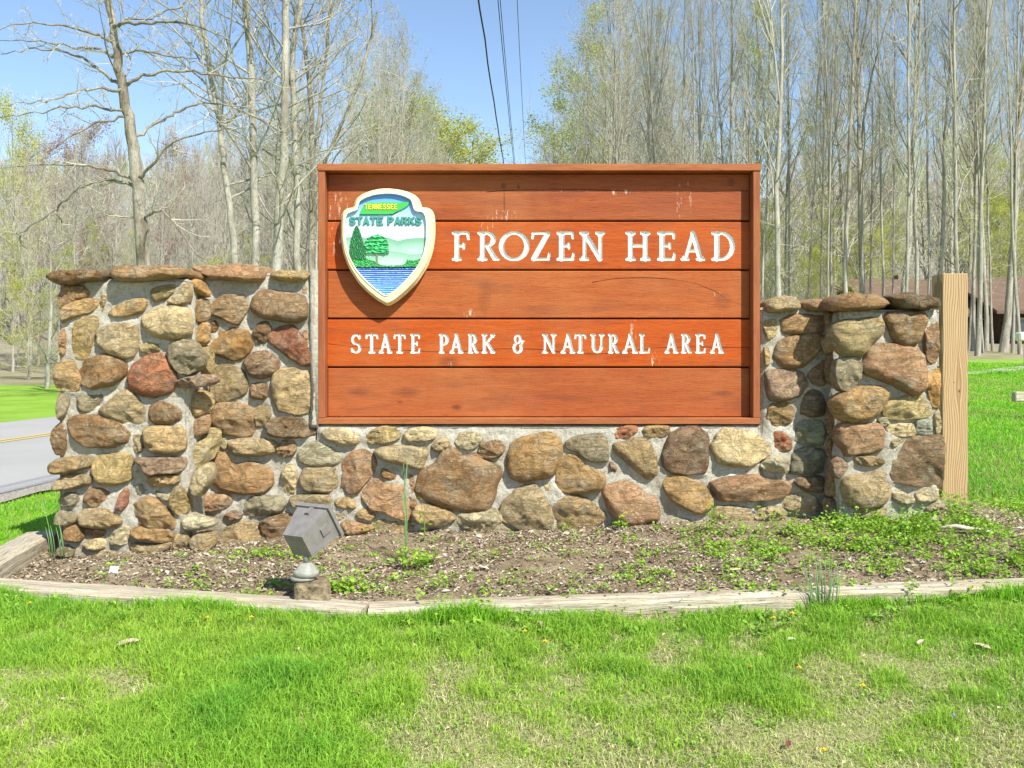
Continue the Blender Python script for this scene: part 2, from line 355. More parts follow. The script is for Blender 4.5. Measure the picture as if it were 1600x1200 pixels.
def make_ground():
    ys = np.concatenate([np.arange(-9, 9, 0.25), np.arange(9, 60, 1.0), 60 * 1.045 ** np.arange(0, 54)])
    u = np.linspace(-1, 1, 221); xs0 = np.sign(u) * (np.abs(u) * 14 + np.abs(u) ** 4 * 30)
    X = xs0[None] * (1 + np.maximum(ys, 0)[:, None] / 14); Y = np.repeat(ys[:, None], len(u), 1)
    Z = gz(X, Y)
    near = (Y < 9)
    Z = Z + np.where(near, 0.012 * np.sin(X * 5.1 + Y * 2) * np.sin(Y * 6.3 - X), 0)
    bed = (X > -2.75) & (X < 3.3) & (Y > 4.1) & (Y < 6.3); Z = np.where(bed, Z - 0.06, Z)
    n, m = X.shape; i = np.arange(n - 1)[:, None] * m; j = np.arange(m - 1)[None]
    q = np.stack([i + j, i + j + 1, i + m + j + 1, i + m + j], -1).reshape(-1, 4)
    me = mesh_np('ground', np.stack([X, Y, Z], -1), quads=q, smooth=True)
    k = NT('ground_cover', 0.95, 0.1); v = k.coord(); xyz = k.xyz(v)
    na = k.noise(v, 0.9, 5, 0.6); nb = k.noise(v, 7, 5, 0.7); nc = k.noise(v, 60, 4, 0.7)
    lawn = k.mix(k.ramp(na, [(0.38, 0.0), (0.6, 1.0)]), (0.17, 0.37, 0.025), (0.26, 0.46, 0.05))
    lawn = k.mix(k.ramp(nb, [(0.42, 0.0), (0.66, 0.65)]), lawn, (0.30, 0.33, 0.08))
    lawn = k.mix(k.ramp(nc, [(0.3, 0.45), (0.5, 0.0)]), lawn, (0.05, 0.10, 0.015))
    thatch = k.mix(k.ramp(nb, [(0.35, 0.0), (0.65, 1.0)]), (0.34, 0.30, 0.16), (0.24, 0.33, 0.08))
    nearf = k.ramp(k.math('DIVIDE', k.math('ADD', xyz[1], k.math('MULTIPLY', k.math('SUBTRACT', na, 0.5), 1.0)), 10.0), [(0.46, 1.0), (0.60, 0.0)])
    c = k.mix(nearf, lawn, thatch)
    litter = k.mix(k.ramp(nb, [(0.35, 0.0), (0.65, 1.0)]), (0.26, 0.21, 0.14), (0.36, 0.31, 0.21))
    litter = k.mix(k.ramp(na, [(0.45, 0.0), (0.65, 0.55)]), litter, (0.13, 0.20, 0.05))
    edge = k.math('ADD', xyz[1], k.math('MULTIPLY', k.math('SUBTRACT', na, 0.5), 7.0))
    wood = k.ramp(k.math('DIVIDE', edge, 100.0), [(0.350, 0.0), (0.385, 1.0)])
    c = k.mix(wood, c, litter)
    far = k.ramp(k.math('DIVIDE', xyz[1], 400.0), [(0.12, 0.0), (0.30, 1.0)])
    vf = k.coord(scale=(0.1, 0.1, 0.02))
    bare = k.mix(k.ramp(k.noise(vf, 3.0, 8, 0.75), [(0.35, 0.0), (0.65, 1.0)]), (0.17, 0.155, 0.14), (0.27, 0.25, 0.22))
    bare = k.mix(k.ramp(k.noise(vf, 0.9, 5), [(0.45, 0.0), (0.7, 0.5)]), bare, (0.20, 0.24, 0.10))
    c = k.mix(far, c, bare)
    k.color(c); k.bump(k.math('ADD', nc, nb), 0.03, 0.8)
    o = link('ground', me, None, k.m); tag(o, kind='structure')
make_ground()

def strip(name, ylist, xa, xb, dz, mat, nx=8):
    ys = np.asarray(ylist, float); t = np.linspace(0, 1, nx + 1)[None]
    X = xa(ys)[:, None] * (1 - t) + xb(ys)[:, None] * t; Y = np.repeat(ys[:, None], nx + 1, 1)
    Z = gz(X, Y) + dz; m = nx + 1; i = np.arange(len(ys) - 1)[:, None] * m; j = np.arange(nx)[None]
    q = np.stack([i + j, i + j + 1, i + m + j + 1, i + m + j], -1).reshape(-1, 4)
    o = link(name, mesh_np(name, np.stack([X, Y, Z], -1), quads=q, smooth=True), None, mat); tag(o, kind='structure'); return o
ry = np.concatenate([np.arange(-20, 60, 0.5), np.arange(60, 160, 2)])
xr = lambda y: -4.18 + 0.053 * (y - 7.84); xl = lambda y: -9.48 + 0.053 * (y - 7.84)
k = NT('asphalt', 0.9, 0.2); v = k.coord()
c = k.mix(k.ramp(k.noise(v, 150, 3, 0.8), [(0.3, 0.0), (0.7, 1.0)]), (0.27, 0.265, 0.255), (0.40, 0.39, 0.37))
c = k.mix(k.ramp(k.noise(v, 0.8, 4), [(0.4, 0.0), (0.7, 0.45)]), c, (0.27, 0.265, 0.255)); k.color(c); k.bump(k.noise(v, 200, 2), 0.004, 0.5)
strip('road', ry, xl, xr, 0.03, k.m)
k = NT('gravel_shoulder_mat', 0.95, 0.1); v = k.coord()
k.color(k.mix(k.ramp(k.voro(v, 45), [(0.1, 0.0), (0.6, 1.0)]), (0.12, 0.10, 0.08), (0.34, 0.31, 0.26))); k.bump(k.voro(v, 45), 0.01, 0.8)
strip('gravel_shoulder', ry, lambda y: xr(y) - 0.01, lambda y: xr(y) + 0.30 + 0.08 * np.sin(y * 3.1) + 0.05 * np.sin(y * 7.7), 0.026, k.m)
ym = m_simple('road_yellow', (0.50, 0.38, 0.12), 0.8, 0.2, 30, 0.25)
for off in (-0.11, 0.07):
    strip('road_marking', ry, lambda y: -7.2 + 0.053 * (y - 7.84) + off, lambda y: -7.1 + 0.053 * (y - 7.84) + off, 0.036, ym, 2)
k = NT('gravel_path_mat', 0.95, 0.1); v = k.coord()
k.color(k.mix(k.ramp(k.noise(v, 30, 4, 0.7), [(0.35, 0.0), (0.65, 1.0)]), (0.30, 0.29, 0.25), (0.48, 0.46, 0.41)))
def gravel_path():
    xs = np.arange(6, 45, 0.5); yc = 28.2 + (xs - 13.4) * 1.05 * 0.9; w = 0.55
    V = []; 
    for x, y in zip(xs, yc):
        for t in (-w, 0, w): V.append((x, y + t, gzf(x, y + t) + 0.03))
    n = len(xs); q = [(3*a + b, 3*a + 3 + b, 3*a + 4 + b, 3*a + 1 + b) for a in range(n - 1) for b in range(2)]
    o = link('gravel_path', mesh_np('gravel_path', V, quads=q, smooth=True), None, k.m); tag(o, kind='structure')
gravel_path()

# planting bed: soil with its own relief
def bedz(x, y):
    x = np.asarray(x, float); y = np.asarray(y, float)
    a = np.clip((x + 2.4) / 4.9, 0, 1)
    z = -1.09 + 0.14 * a + (y - 4.2) * (0.02 + 0.03 * a)
    z = z + 0.018 * np.sin(x * 3.3 + 1) * np.sin(y * 4.1) + 0.008 * np.sin(x * 17 + y * 9) * np.sin(y * 21 - x * 5)
    return z + CZ
def make_bed():
    xs = np.arange(-2.66, 3.4, 0.02); ys = np.arange(4.02, 6.2, 0.02)
    X, Y = np.meshgrid(xs, ys); n, m = X.shape
    Z = bedz(X, Y) + rng.normal(0, 0.0022, X.shape)
    ev = np.clip((X - 2.6) / 0.8, 0, 1); Z = Z * (1 - ev) + (gz(X, Y) - 0.03) * ev
    i = np.arange(n - 1)[:, None] * m; j = np.arange(m - 1)[None]
    q = np.stack([i + j, i + j + 1, i + m + j + 1, i + m + j], -1).reshape(-1, 4)
    yf = np.interp(X[:-1, :-1].ravel(), [-2.7, -0.6, 3.4], [4.2, 4.02, 4.1])
    q = q[Y[:-1, :-1].ravel() > yf - 0.06]
    k = NT('bed_soil', 0.98, 0.05); v = k.coord()
    n1 = k.noise(v, 6, 5, 0.65); n2 = k.noise(v, 70, 5, 0.75)
    c = k.mix(k.ramp(n1, [(0.4, 0.0), (0.62, 1.0)]), (0.22, 0.17, 0.105), (0.37, 0.30, 0.20))
    c = k.mix(k.ramp(n2, [(0.35, 0.6), (0.55, 0.0)]), c, (0.10, 0.07, 0.045)); k.color(c); k.bump(n2, 0.014, 1.0)
    o = link('garden_bed', mesh_np('garden_bed', np.stack([X, Y, Z], -1), quads=q, smooth=True), None, k.m); tag(o, kind='structure')
make_bed()

# ---------------------------------------------------------------- the stone wall
YW = 5.52                       # mortar face of the low wall and both wings
YP = 5.20; XA, XB = -2.455, -1.755    # left pillar front, its side faces
YR = 5.31; XC, XD = 1.815, 2.365      # right pillar
WALLC = Vector((0.0, 5.75, 0.45))
wall = empty('stone_wall', WALLC, 'low cobblestone wall of round brown stones in mortar with a pillar at each end', 'stone wall')
def seg_sdf(X, Z, a, b, r0, r1):
    ax, az = a; bx, bz = b; dx, dz = bx - ax, bz - az; L = dx * dx + dz * dz + 1e-12
    t = np.clip(((X - ax) * dx + (Z - az) * dz) / L, 0, 1)
    return np.hypot(X - ax - t * dx, Z - az - t * dz) - (r0 + (r1 - r0) * t)
PAL = {'t': (186, 160, 116), 'b': (160, 126, 88), 'g': (160, 150, 122), 'o': (186, 146, 92), 'r': (164, 108, 82),
       'p': (202, 186, 146), 'd': (128, 102, 74), 'k': (178, 142, 110), 'y': (184, 160, 108), 'u': (144, 116, 92), 's': (146, 148, 124)}
CR = {'A': (70, 400, 2.45), 'B': (300, 620, 4.4433), 'C': (560, 640, 5.0), 'D': (840, 640, 5.0), 'E': (1100, 640, 4.0), 'Z': (1170, 440, 2.9257)}
S2 = Vector((0.8, -0.6, 0)); S3 = Vector((-0.85, -0.53, 0)).normalized()
PLN = {'L': (Vector((0, YP, 0)), Vector((0, -1, 0))), 'S': (Vector((XB + 0.01, 5.335, 0)), S2), 'W': (Vector((0, YW, 0)), Vector((0, -1, 0))),
       'M': (Vector((0, YW - 0.02, 0)), Vector((0, -1, 0))), 'R': (Vector((0, YR, 0)), Vector((0, -1, 0))), 'Q': (Vector((XC - 0.005, 5.42, 0)), S3),
       'w': (Vector((0, YW + .005, 0)), Vector((0, -1, 0)))}
# plane letter, crop letter, colour letter, height factor, then outline pixels
STONES = """
L A b 1 58,150 75,118 140,115 170,140 160,160 110,180 70,205 62,190
L A o 1.3 68,200 105,178 150,163 195,170 203,190 180,215 120,235 80,255 70,240
L A t 1 237,113 245,120 240,165 224,212 211,205 218,160
L A t 1 250,215 285,190 340,165 385,160 392,185 375,215 310,232 270,230
L A y .8 410,130 440,115 500,110 495,140 470,165 425,175 412,155
L A t 1 545,100 556,140 548,178 520,188 474,180 500,150 525,120
S A o 1 555,100 585,90 615,110 628,140 620,158 590,145 565,125
S A o 1 577,175 605,162 626,175 626,240 605,248 578,248
S A o 1 596,260 625,255 627,330 605,343 582,325
L A p 1.3 375,235 430,205 500,190 540,205 550,250 548,300 500,320 430,310 385,275
L A y .8 115,260 150,235 205,235 205,270 185,330 170,380 140,390 108,370
L A t 1.1 210,290 250,268 320,260 360,275 362,340 345,385 300,388 260,375 215,345
L A k 1 62,290 80,274 87,300 85,370 60,386
L A y 1 365,345 400,330 430,335 445,360 415,375 375,368
L A g 1.3 480,345 530,320 575,335 605,380 605,420 560,450 520,445 485,400
S A y 1 600,352 628,345 645,385 640,440 620,448 606,410 598,375
L A t 1 40,470 45,420 80,398 115,405 130,445 145,480 130,512 80,518 50,505
L A b 1.6 138,450 160,405 215,380 270,383 318,420 315,450 270,490 200,507 155,490
L A r 1.6 328,470 345,420 390,385 450,378 475,400 500,445 508,480 480,520 420,538 360,525 335,500
L A k 2.2 505,490 530,468 600,455 650,458 655,480 630,495 560,505 515,503
S A t 1.2 540,545 560,520 600,515 635,530 640,560 620,600 570,615 540,590
L A g 1 128,540 150,524 225,528 228,560 215,598 140,598 128,575
L A t 1.2 218,590 270,540 320,508 350,530 385,580 396,630 370,645 290,632 230,610
L A g 1 55,530 90,525 97,560 80,610 60,625 50,590
L A b 1.2 405,580 430,558 470,560 520,595 520,625 480,640 430,645 405,620
L A b 1.5 98,635 130,612 220,612 285,635 320,680 315,710 260,728 170,728 120,690
L A d 1 30,670 60,640 82,660 85,710 75,755 45,755 28,710
S A k 1 548,640 585,610 625,598 625,640 610,680 565,690 550,670
L A t 1.3 385,660 440,650 520,652 535,690 535,735 500,752 420,750 390,720
L A t 1 340,690 365,683 380,700 378,745 355,755 340,730
S A y 1.2 540,750 590,715 615,700 635,665 660,670 667,710 650,755 590,805 550,810 538,785
L A t 1.8 28,795 60,775 150,765 195,768 185,800 100,830 40,832 26,820
L A t 1.8 40,870 80,840 150,832 180,845 178,870 110,892 50,895 38,885
L A y 1.3 190,800 215,762 300,757 335,765 345,800 330,850 270,875 210,870 188,835
L A k 2 355,775 400,770 530,768 535,800 515,825 440,832 405,840 385,805
L A t 1.6 400,850 440,835 515,838 512,865 470,880 410,880
L A p 1.2 565,860 590,815 630,795 645,820 640,860 600,915 570,915 560,885
L A g 1.3 55,935 80,908 120,908 135,935 115,955 70,958
L A k 1 155,920 175,890 230,888 258,915 240,940 190,960 158,940
L A r 1.2 280,950 290,910 315,888 327,900 322,950 305,975 280,970
L A g .8 340,880 370,870 395,890 390,915 350,918
L A p .8 425,900 450,908 485,915 485,935 455,938 432,920
L A y 1.4 485,920 500,885 530,885 550,930 553,970 530,992 500,975 485,950
W A k 1.3 565,945 620,915 690,905 720,925 710,955 650,975 590,975 565,960
L A g 1.2 40,1000 60,975 105,980 125,1010 100,1030 45,1030
L A t 1.5 138,990 165,968 230,966 275,985 298,1015 270,1035 200,1040 145,1030
L A o 1.5 330,990 350,950 395,920 430,935 475,970 498,1015 492,1040 420,1035 350,1018
L A p 1.3 525,1015 560,985 600,1000 645,1010 648,1030 600,1047 540,1045
W A k 1.3 688,990 730,970 760,985 755,1005 710,1008
L A b 1.4 78,1055 95,1030 140,1030 152,1070 140,1090 95,1092 80,1080
L A p 1.5 240,1085 280,1045 330,1030 335,1085 310,1102 255,1100
L A o 2.6 338,1045 365,1033 440,1040 495,1062 492,1088 430,1090 370,1075 340,1062
L A t 1.8 330,1120 345,1095 420,1100 485,1095 470,1125 400,1145 345,1143
L A t .9 495,1060 520,1045 555,1070 545,1110 510,1140 495,1110
L A t 1 555,1090 580,1065 640,1060 650,1100 620,1150 585,1150 560,1120
L A p .9 150,1100 200,1078 240,1090 230,1120 180,1125
L A g 1 50,1120 90,1100 125,1120 110,1150 60,1145
L A p .8 170,1142 240,1122 310,1125 305,1155 200,1165
L A b .8 155,1045 200,1045 235,1050 225,1072 180,1075 158,1062
W A b 1.3 635,205 665,165 700,150 770,152 790,175 770,215 740,262 700,245 650,225
W A b 1.4 800,210 805,165 840,130 920,140 985,150 1003,190 1000,225 970,252 900,245 840,235
W A t .7 985,125 1004,112 1006,147 990,145
W A d 1.3 800,285 825,255 855,253 868,280 862,315 840,335 818,335 803,310
W A o 1.4 640,340 665,290 720,278 775,290 793,340 780,370 730,400 680,385 645,370
W A r 1.4 865,310 895,280 950,268 985,310 1020,370 1018,410 990,420 940,390 890,350 865,330
W A k .7 990,290 1008,285 1014,340 1005,350 992,315
W A u 1.5 765,410 790,378 840,365 880,378 905,415 890,450 830,470 790,455
W A t 1.1 640,450 660,420 710,418 760,445 778,490 765,530 700,555 655,560 640,520
W A u 1.2 790,490 815,483 855,485 857,535 835,547 795,545 788,515
W A t 1.3 870,490 885,445 940,432 1008,450 1016,500 1014,590 970,600 900,590 880,550
W A d .8 634,260 655,245 670,270 655,290 637,295
W A b 1.3 645,600 665,565 720,560 790,580 805,600 795,680 750,690 690,675 650,650
W A t 1 808,590 830,560 860,570 870,610 840,650 815,655 805,620
W A d 1.6 848,650 880,622 950,612 1005,625 1035,670 1010,690 930,695 870,685
W A t 1.8 715,710 760,697 860,700 885,715 880,750 820,765 730,762 712,735
W A b 1.6 890,730 915,705 955,707 967,735 950,765 915,770 890,755
W A p .8 673,705 690,697 705,720 695,742 677,738
W A b 1.3 643,770 660,755 705,755 730,800 790,787 850,810 873,860 840,900 760,910 680,890 645,860
W A p 1.4 910,830 925,797 955,803 968,850 955,910 930,912 912,870
M B t 1.2 760,560 790,495 980,490 1005,520 1010,610 960,650 790,650 765,610
W A g 1.5 765,940 800,915 900,918 925,945 905,975 850,985 800,992 770,970
M B t 1.3 690,700 740,680 940,670 970,700 960,760 880,755 800,775 710,760
W A t 1.1 660,1095 700,1040 760,1015 810,1030 845,1075 830,1105 760,1118 680,1115
M B b 1.1 475,870 560,825 690,815 700,880 660,960 620,1000 540,1000 500,940
M B p .8 750,390 790,345 860,310 960,340 1030,400 1035,450 960,480 830,480 760,440
M B p 1.3 910,250 960,215 1060,225 1150,260 1165,300 1130,330 1010,325 930,290
M B k 1.1 1050,500 1055,440 1110,385 1190,370 1260,420 1280,500 1220,570 1160,650 1100,665 1055,620
M B t 1.1 990,730 1010,700 1100,690 1135,720 1140,770 1080,780 1010,760
M B t 1.2 1140,810 1190,775 1250,780 1270,830 1250,855 1160,840
M B t .8 990,800 1040,790 1085,820 1060,855 1000,860
M B k 1.2 1040,880 1080,850 1170,870 1230,890 1240,920 1150,955 1070,950
M C y 1.3 60,210 110,160 200,130 320,150 325,210 250,260 120,265 75,240
M C p 1.3 360,200 400,150 520,135 610,160 600,220 520,245 380,245
M C p 1.8 145,325 190,295 300,280 440,285 530,295 540,340 500,430 490,460 360,430 240,400 170,370
M C b 1.1 175,490 200,450 300,500 310,550 260,560 190,530
M C k 1.3 35,650 80,580 150,545 230,590 340,590 365,660 385,760 395,850 330,850 200,790 110,770 60,710
M C k .9 385,510 420,500 450,570 480,680 475,730 440,710 400,600
M C t 1.3 570,280 610,240 660,215 715,240 710,290 640,330 590,320
M C p 1.3 760,240 800,180 870,175 950,190 960,240 910,295 840,310 780,290
M C b 1.3 940,330 960,270 1050,240 1130,250 1140,320 1090,370 1010,380 950,360
M C b 1.2 475,600 510,470 620,430 640,360 690,310 740,305 830,380 900,350 960,410 1060,430 1105,480 1050,590 1040,680 1000,770 860,785 720,760 570,710 480,640
M C o 1.2 1170,400 1190,280 1250,220 1400,200 1480,190 1560,240 1580,320 1550,420 1510,510 1380,530 1310,560 1200,520 1175,450
M C t 1.5 425,820 470,745 530,735 640,760 740,790 760,840 700,890 600,905 480,870
M C p 1.9 765,830 800,800 930,790 1050,770 1120,840 1100,910 990,970 880,950 800,900
M C t 1.1 1115,800 1140,730 1220,640 1290,595 1380,590 1430,660 1490,760 1510,850 1490,930 1400,945 1310,960 1220,900 1130,860
M C t .7 10,1010 70,930 190,860 320,870 400,880 430,960 430,1050 200,1055 60,1045
M C p .7 580,1040 640,970 700,920 750,950 740,1010 640,1060
M C p .7 1040,960 1110,870 1190,920 1200,1000 1080,1010
M C b .7 385,625 420,640 460,720 440,770 400,750 385,690
M C t .6 1450,560 1500,530 1505,690 1460,690
M D g 1.3 225,260 290,215 400,195 500,190 540,250 545,390 480,405 400,395 300,330 230,300
M D o 1.3 155,600 160,450 190,380 260,355 310,370 380,450 500,500 525,570 470,620 360,645 220,645
M D r 1.1 575,200 620,150 700,125 770,130 775,170 720,210 650,225 590,215
M D t 1.1 800,185 850,130 930,125 1020,130 1025,180 970,215 880,215
M D t 1.1 590,270 680,255 760,225 850,235 900,310 925,400 920,500 850,530 790,490 700,410 620,340
M D u 1.3 980,350 1010,260 1060,180 1150,145 1250,150 1320,210 1325,400 1300,480 1180,495 1050,480 985,430
M D t 1.6 120,770 190,700 280,665 370,700 460,770 520,830 470,890 390,935 240,940 150,900 120,850
M D k 1.6 520,650 560,590 700,560 770,600 840,660 910,690 935,800 920,850 830,870 740,900 640,870 560,770
M D o 1.2 980,560 1020,515 1120,515 1220,560 1300,600 1355,690 1340,760 1240,805 1140,750 1060,710 1010,640
M D b .9 562,410 600,420 625,480 600,510 570,480
M D p .6 500,930 640,900 760,940 740,985 560,990
M D p .6 1000,900 1060,840 1200,855 1240,930 1130,990 1020,980
M E p 1.4 50,240 90,160 130,120 200,130 310,150 380,210 410,280 330,310 280,350 190,345 100,330
M E p 1.7 355,350 400,300 500,290 520,330 515,380 440,385 370,370
M E k 1.6 55,460 110,430 230,410 320,405 380,440 500,445 525,490 490,540 380,560 230,570 100,560
M E t .9 50,650 80,600 190,605 290,620 300,680 270,740 140,735 60,710
M E p 1.2 310,650 350,615 470,605 510,640 490,680 380,695 325,680
w Z y .9 65,185 115,175 128,205 125,240 85,275 68,240
w Z b 1.1 148,175 190,155 340,150 345,200 330,238 230,242 155,235 147,205
w Z y .9 66,300 90,300 98,350 85,385 67,385
w Z b 1.3 115,320 130,275 190,250 300,235 335,260 320,310 250,385 190,392 140,380 115,350
w Z k 1.1 80,410 180,400 240,420 262,470 230,520 170,540 90,540 80,470
w Z k .8 265,430 300,390 345,360 350,470 310,475 280,455
w Z d 1 235,560 250,500 290,480 330,510 350,560 340,610 270,615 232,600
w Z o 1.3 85,580 110,555 175,555 205,585 190,640 150,660 100,660 82,620
w Z s 1.1 205,700 215,650 270,625 330,640 345,680 335,745 250,742 205,730
w Z r 1 100,770 108,685 150,682 190,720 193,770 150,775
w Z g 1.1 185,860 195,775 260,755 335,770 335,870 260,880 190,875
w Z d 1.4 200,920 220,890 330,885 345,930 330,960 260,955
w Z p 1.6 158,1000 190,970 250,960 300,985 315,1020 280,1045 210,1045 165,1030
Q Z b .8 355,148 378,148 375,230 358,235
Q Z t 1 342,265 370,240 385,270 388,310 360,325 342,300
Q Z b .8 355,340 383,340 380,470 358,460
Q Z b .8 360,560 390,560 390,680 360,688
Q Z b .8 357,705 385,712 380,800 352,790
Q Z b .9 360,835 408,900 412,975 362,975
Q Z d .9 347,985 405,1000 410,1060 375,1120 352,1060
R Z y 1.7 375,250 390,200 440,178 560,168 600,190 600,240 560,270 530,320 500,342 440,335 400,300
R Z b 1.2 620,165 650,140 790,143 808,170 790,220 760,280 700,293 665,280 640,220
R Z k 1.1 800,200 835,175 862,195 862,340 840,370 805,350 798,270
R Z k 1.3 525,370 540,310 600,288 760,297 790,350 797,460 770,505 730,510 640,460 560,430 525,400
R Z g 1.3 385,440 400,365 440,352 500,350 512,385 500,450 450,500 410,490
R Z o 1.5 385,545 430,510 520,480 600,485 628,510 615,570 560,620 470,640 420,625 390,580
R Z y 1.3 610,580 650,540 730,518 800,525 835,570 825,615 740,625 660,630 620,610
R Z o 1.1 805,410 840,378 870,400 872,450 862,500 862,570 835,570 812,510
R Z k 1.1 405,680 440,645 520,655 590,650 610,690 605,765 540,780 440,795 430,760 405,730
R Z g .9 585,630 620,615 642,645 620,662 595,655
R Z p 1.1 625,670 650,650 745,648 757,700 700,708 640,700
R Z s .9 762,640 790,625 830,630 835,680 820,700 762,700
R Z p 1 842,600 865,585 876,640 870,700 850,695 840,650
R Z t .9 635,730 670,712 712,715 690,740 650,765
R Z b 1.2 640,810 690,750 760,712 870,712 882,760 875,850 870,935 790,925 700,915 655,900
R Z t 1.7 468,810 520,793 600,800 617,820 590,840 510,840
R Z k .9 382,830 400,803 455,815 450,850 410,900 385,880
R Z t 1.1 430,930 445,890 520,880 600,860 625,920 642,965 600,1020 500,1037 445,1015
R Z p 1.1 475,1050 540,1035 620,1030 620,1065 550,1078 490,1075
R Z p 1.1 650,960 690,955 750,985 750,1010 700,1020 655,1000
R Z p 1.2 760,965 800,945 860,945 862,990 820,1008 770,1005
R Z p 1.3 805,1030 850,1000 895,1010 895,1035 850,1062 810,1058
R Z p .9 775,1100 800,1085 870,1095 865,1120 820,1130 785,1125
"""
CAPS = """
L A d 1 12,88 60,60 150,56 240,58 258,68 232,94 150,106 95,115 40,108
L A b 1 256,62 285,44 350,38 440,40 530,46 548,60 545,78 480,92 400,102 300,110 262,95
W A k 1 558,52 600,38 680,30 760,32 830,38 850,50 848,87 835,98 800,108 720,98 640,87 580,68
W A y 1 860,72 885,62 960,56 1008,56 1008,95 960,106 900,98 870,88
w Z t 1 75,115 90,85 150,73 220,78 238,95 235,130 180,138 110,145 80,140
w Z k 1 243,100 270,83 340,82 345,120 310,135 265,133 248,122
R Z b 1 350,110 375,75 430,58 500,52 580,65 630,95 635,110 600,130 500,138 400,138 355,132
R Z d 1 620,72 700,52 760,62 860,75 873,95 860,128 780,138 700,130 650,100
"""
def resample(poly, n, sm=1):
    p = np.array(poly, float)
    for _ in range(sm):                       # Chaikin corner cutting, gently
        q = np.roll(p, -1, 0); p = np.stack([p * 0.84 + q * 0.16, p * 0.16 + q * 0.84], 1).reshape(-1, p.shape[1])
    q = np.vstack([p, p[:1]]); d = np.r_[0, np.cumsum(np.linalg.norm(np.diff(q, axis=0), axis=1))]
    t = np.linspace(0, d[-1], n, endpoint=False)
    return np.stack([np.interp(t, d, q[:, i]) for i in range(p.shape[1])], 1)
def parse(line):
    a = line.split(); ox, oy, s = CR[a[1]]
    pts = [(ox + float(u) / s, oy + float(w) / s) for u, w in (t.split(',') for t in a[4:])]
    return a[0], a[2], float(a[3]), pts
GROW = 1.13
OUTL = []
for line in STONES.strip().splitlines():
    pl, ck, hf, pts = parse(line)
    if pl in 'LWMRw':
        p0_, nn_ = PLN[pl]; a_ = np.array([tuple(Pplane(x, y, p0_, nn_)) for x, y in pts]); c_ = a_.mean(0); a_ = c_ + (a_ - c_) * GROW; OUTL.append((a_[0, 1], a_[:, [0, 2]]))
def collar(p):                        # mortar drawn up round every stone
    x, z, yy = p[..., 0], p[..., 2], p[..., 1].mean(); d = np.full(x.shape, 1.0)
    for y0_, pg in OUTL:
        if abs(y0_ - yy) > 0.06: continue
        m = (x > pg[:, 0].min() - .06) & (x < pg[:, 0].max() + .06) & (z > pg[:, 1].min() - .06) & (z < pg[:, 1].max() + .06)
        if not m.any(): continue
        xx, zz = x[m], z[m]; dd = np.full(xx.shape, 1.0)
        for (ax, az), (bx, bz) in zip(pg, np.roll(pg, -1, 0)): dd = np.minimum(dd, seg_sdf(xx, zz, (ax, az), (bx, bz), 0, 0))
        d[m] = np.minimum(d[m], dd)
    return d
def mortar_sheet(Gx, corner, du, dv, nu, nv, nrm, amp=0.012):
    corner, du, dv, nrm = map(np.array, (corner, du, dv, nrm))
    a = np.linspace(0, 1, nu + 1); b = np.linspace(0, 1, nv + 1)
    A, B = np.meshgrid(a, b); p = corner + A[..., None] * du + B[..., None] * dv
    q3 = p.reshape(-1, 3); off = np.array([mnoise.fractal(Vector(t * 5.5), 1.0, 2.2, 4) for t in q3]).reshape(A.shape)
    rough = np.array([mnoise.noise(Vector(t * 38)) for t in q3]).reshape(A.shape)
    edge = np.minimum(np.minimum(A, 1 - A) * nu, np.minimum(B, 1 - B) * nv); e = np.clip(edge / 2.5, 0, 1)
    lift = 0
    if abs(nrm[1]) > 0.9: lift = 0.010 * np.exp(-(collar(p) / 0.017) ** 2) * (1 + 0.8 * off) * e
    p = p + nrm * ((off * amp * 1.6 + rough * 0.005) * (0.3 + 0.7 * e) - (1 - e) ** 2 * 0.012 + lift)[..., None]
    m = nu + 1; i = np.arange(nv)[:, None] * m; j = np.arange(nu)[None]
    q = np.stack([i + j, i + j + 1, i + m + j + 1, i + m + j], -1).reshape(-1, 4)
    Gx.add(p.reshape(-1, 3), q=q)
def mortar_block(name, lo, hi, skip=()):
    g = Geo(); s = 0.0125; (x0, y0, z0), (x1, y1, z1) = lo, hi
    nx, ny, nz = [max(2, int(round((b - a) / s))) for a, b in zip(lo, hi)]
    mortar_sheet(g, (x0, y0, z0), (x1-x0, 0, 0), (0, 0, z1-z0), nx, nz, (0, -1, 0))
    mortar_sheet(g, (x1, y0, z0), (0, y1-y0, 0), (0, 0, z1-z0), ny, nz, (1, 0, 0))
    mortar_sheet(g, (x0, y1, z0), (0, y0-y1, 0), (0, 0, z1-z0), ny, nz, (-1, 0, 0))
    mortar_sheet(g, (x0, y0, z1), (x1-x0, 0, 0), (0, y1-y0, 0), nx, ny, (0, 0, 1), 0.008)
    g.box((x0 + .002, y0 + 0.03, z0), (x1 - .002, y1, z1 - 0.02))
    link(name, g.mesh(name, True), wall, M['mortar'])
zt = lambda py, d: CZ + (HY - py) / F * d
YB = 6.0; ZB = CZ - 1.25
mortar_block('mortar', (XA, YP, ZB), (XB, YB - 0.002, zt(436, YP)))
mortar_block('mortar', (XB - 0.03, YW, ZB), (-1.128, YB, zt(427, YW)))
mortar_block('mortar', (-1.12, YW - 0.02, ZB), (1.425, YB + .002, zt(665, YW)))
mortar_block('mortar', (1.432, YW + .003, ZB), (XC + 0.03, YB - .004, zt(480, YW)))
mortar_block('mortar', (XC, YR, ZB), (XD, YB, zt(484, YR)))
# bright mortar strips that bed the sign against the wings
g = Geo(); mortar_sheet(g, (-1.155, 5.488, zt(668, 5.49)), (0.048, 0, 0), (0, 0, zt(421, 5.49) - zt(668, 5.49)), 4, 60, (0, -1, 0), 0.004)
g.box((-1.153, 5.49, zt(668, 5.49)), (-1.109, 5.6, zt(421.5, 5.49))); link('mortar_joint', g.mesh('mortar_joint', True), wall, M['mortar'])

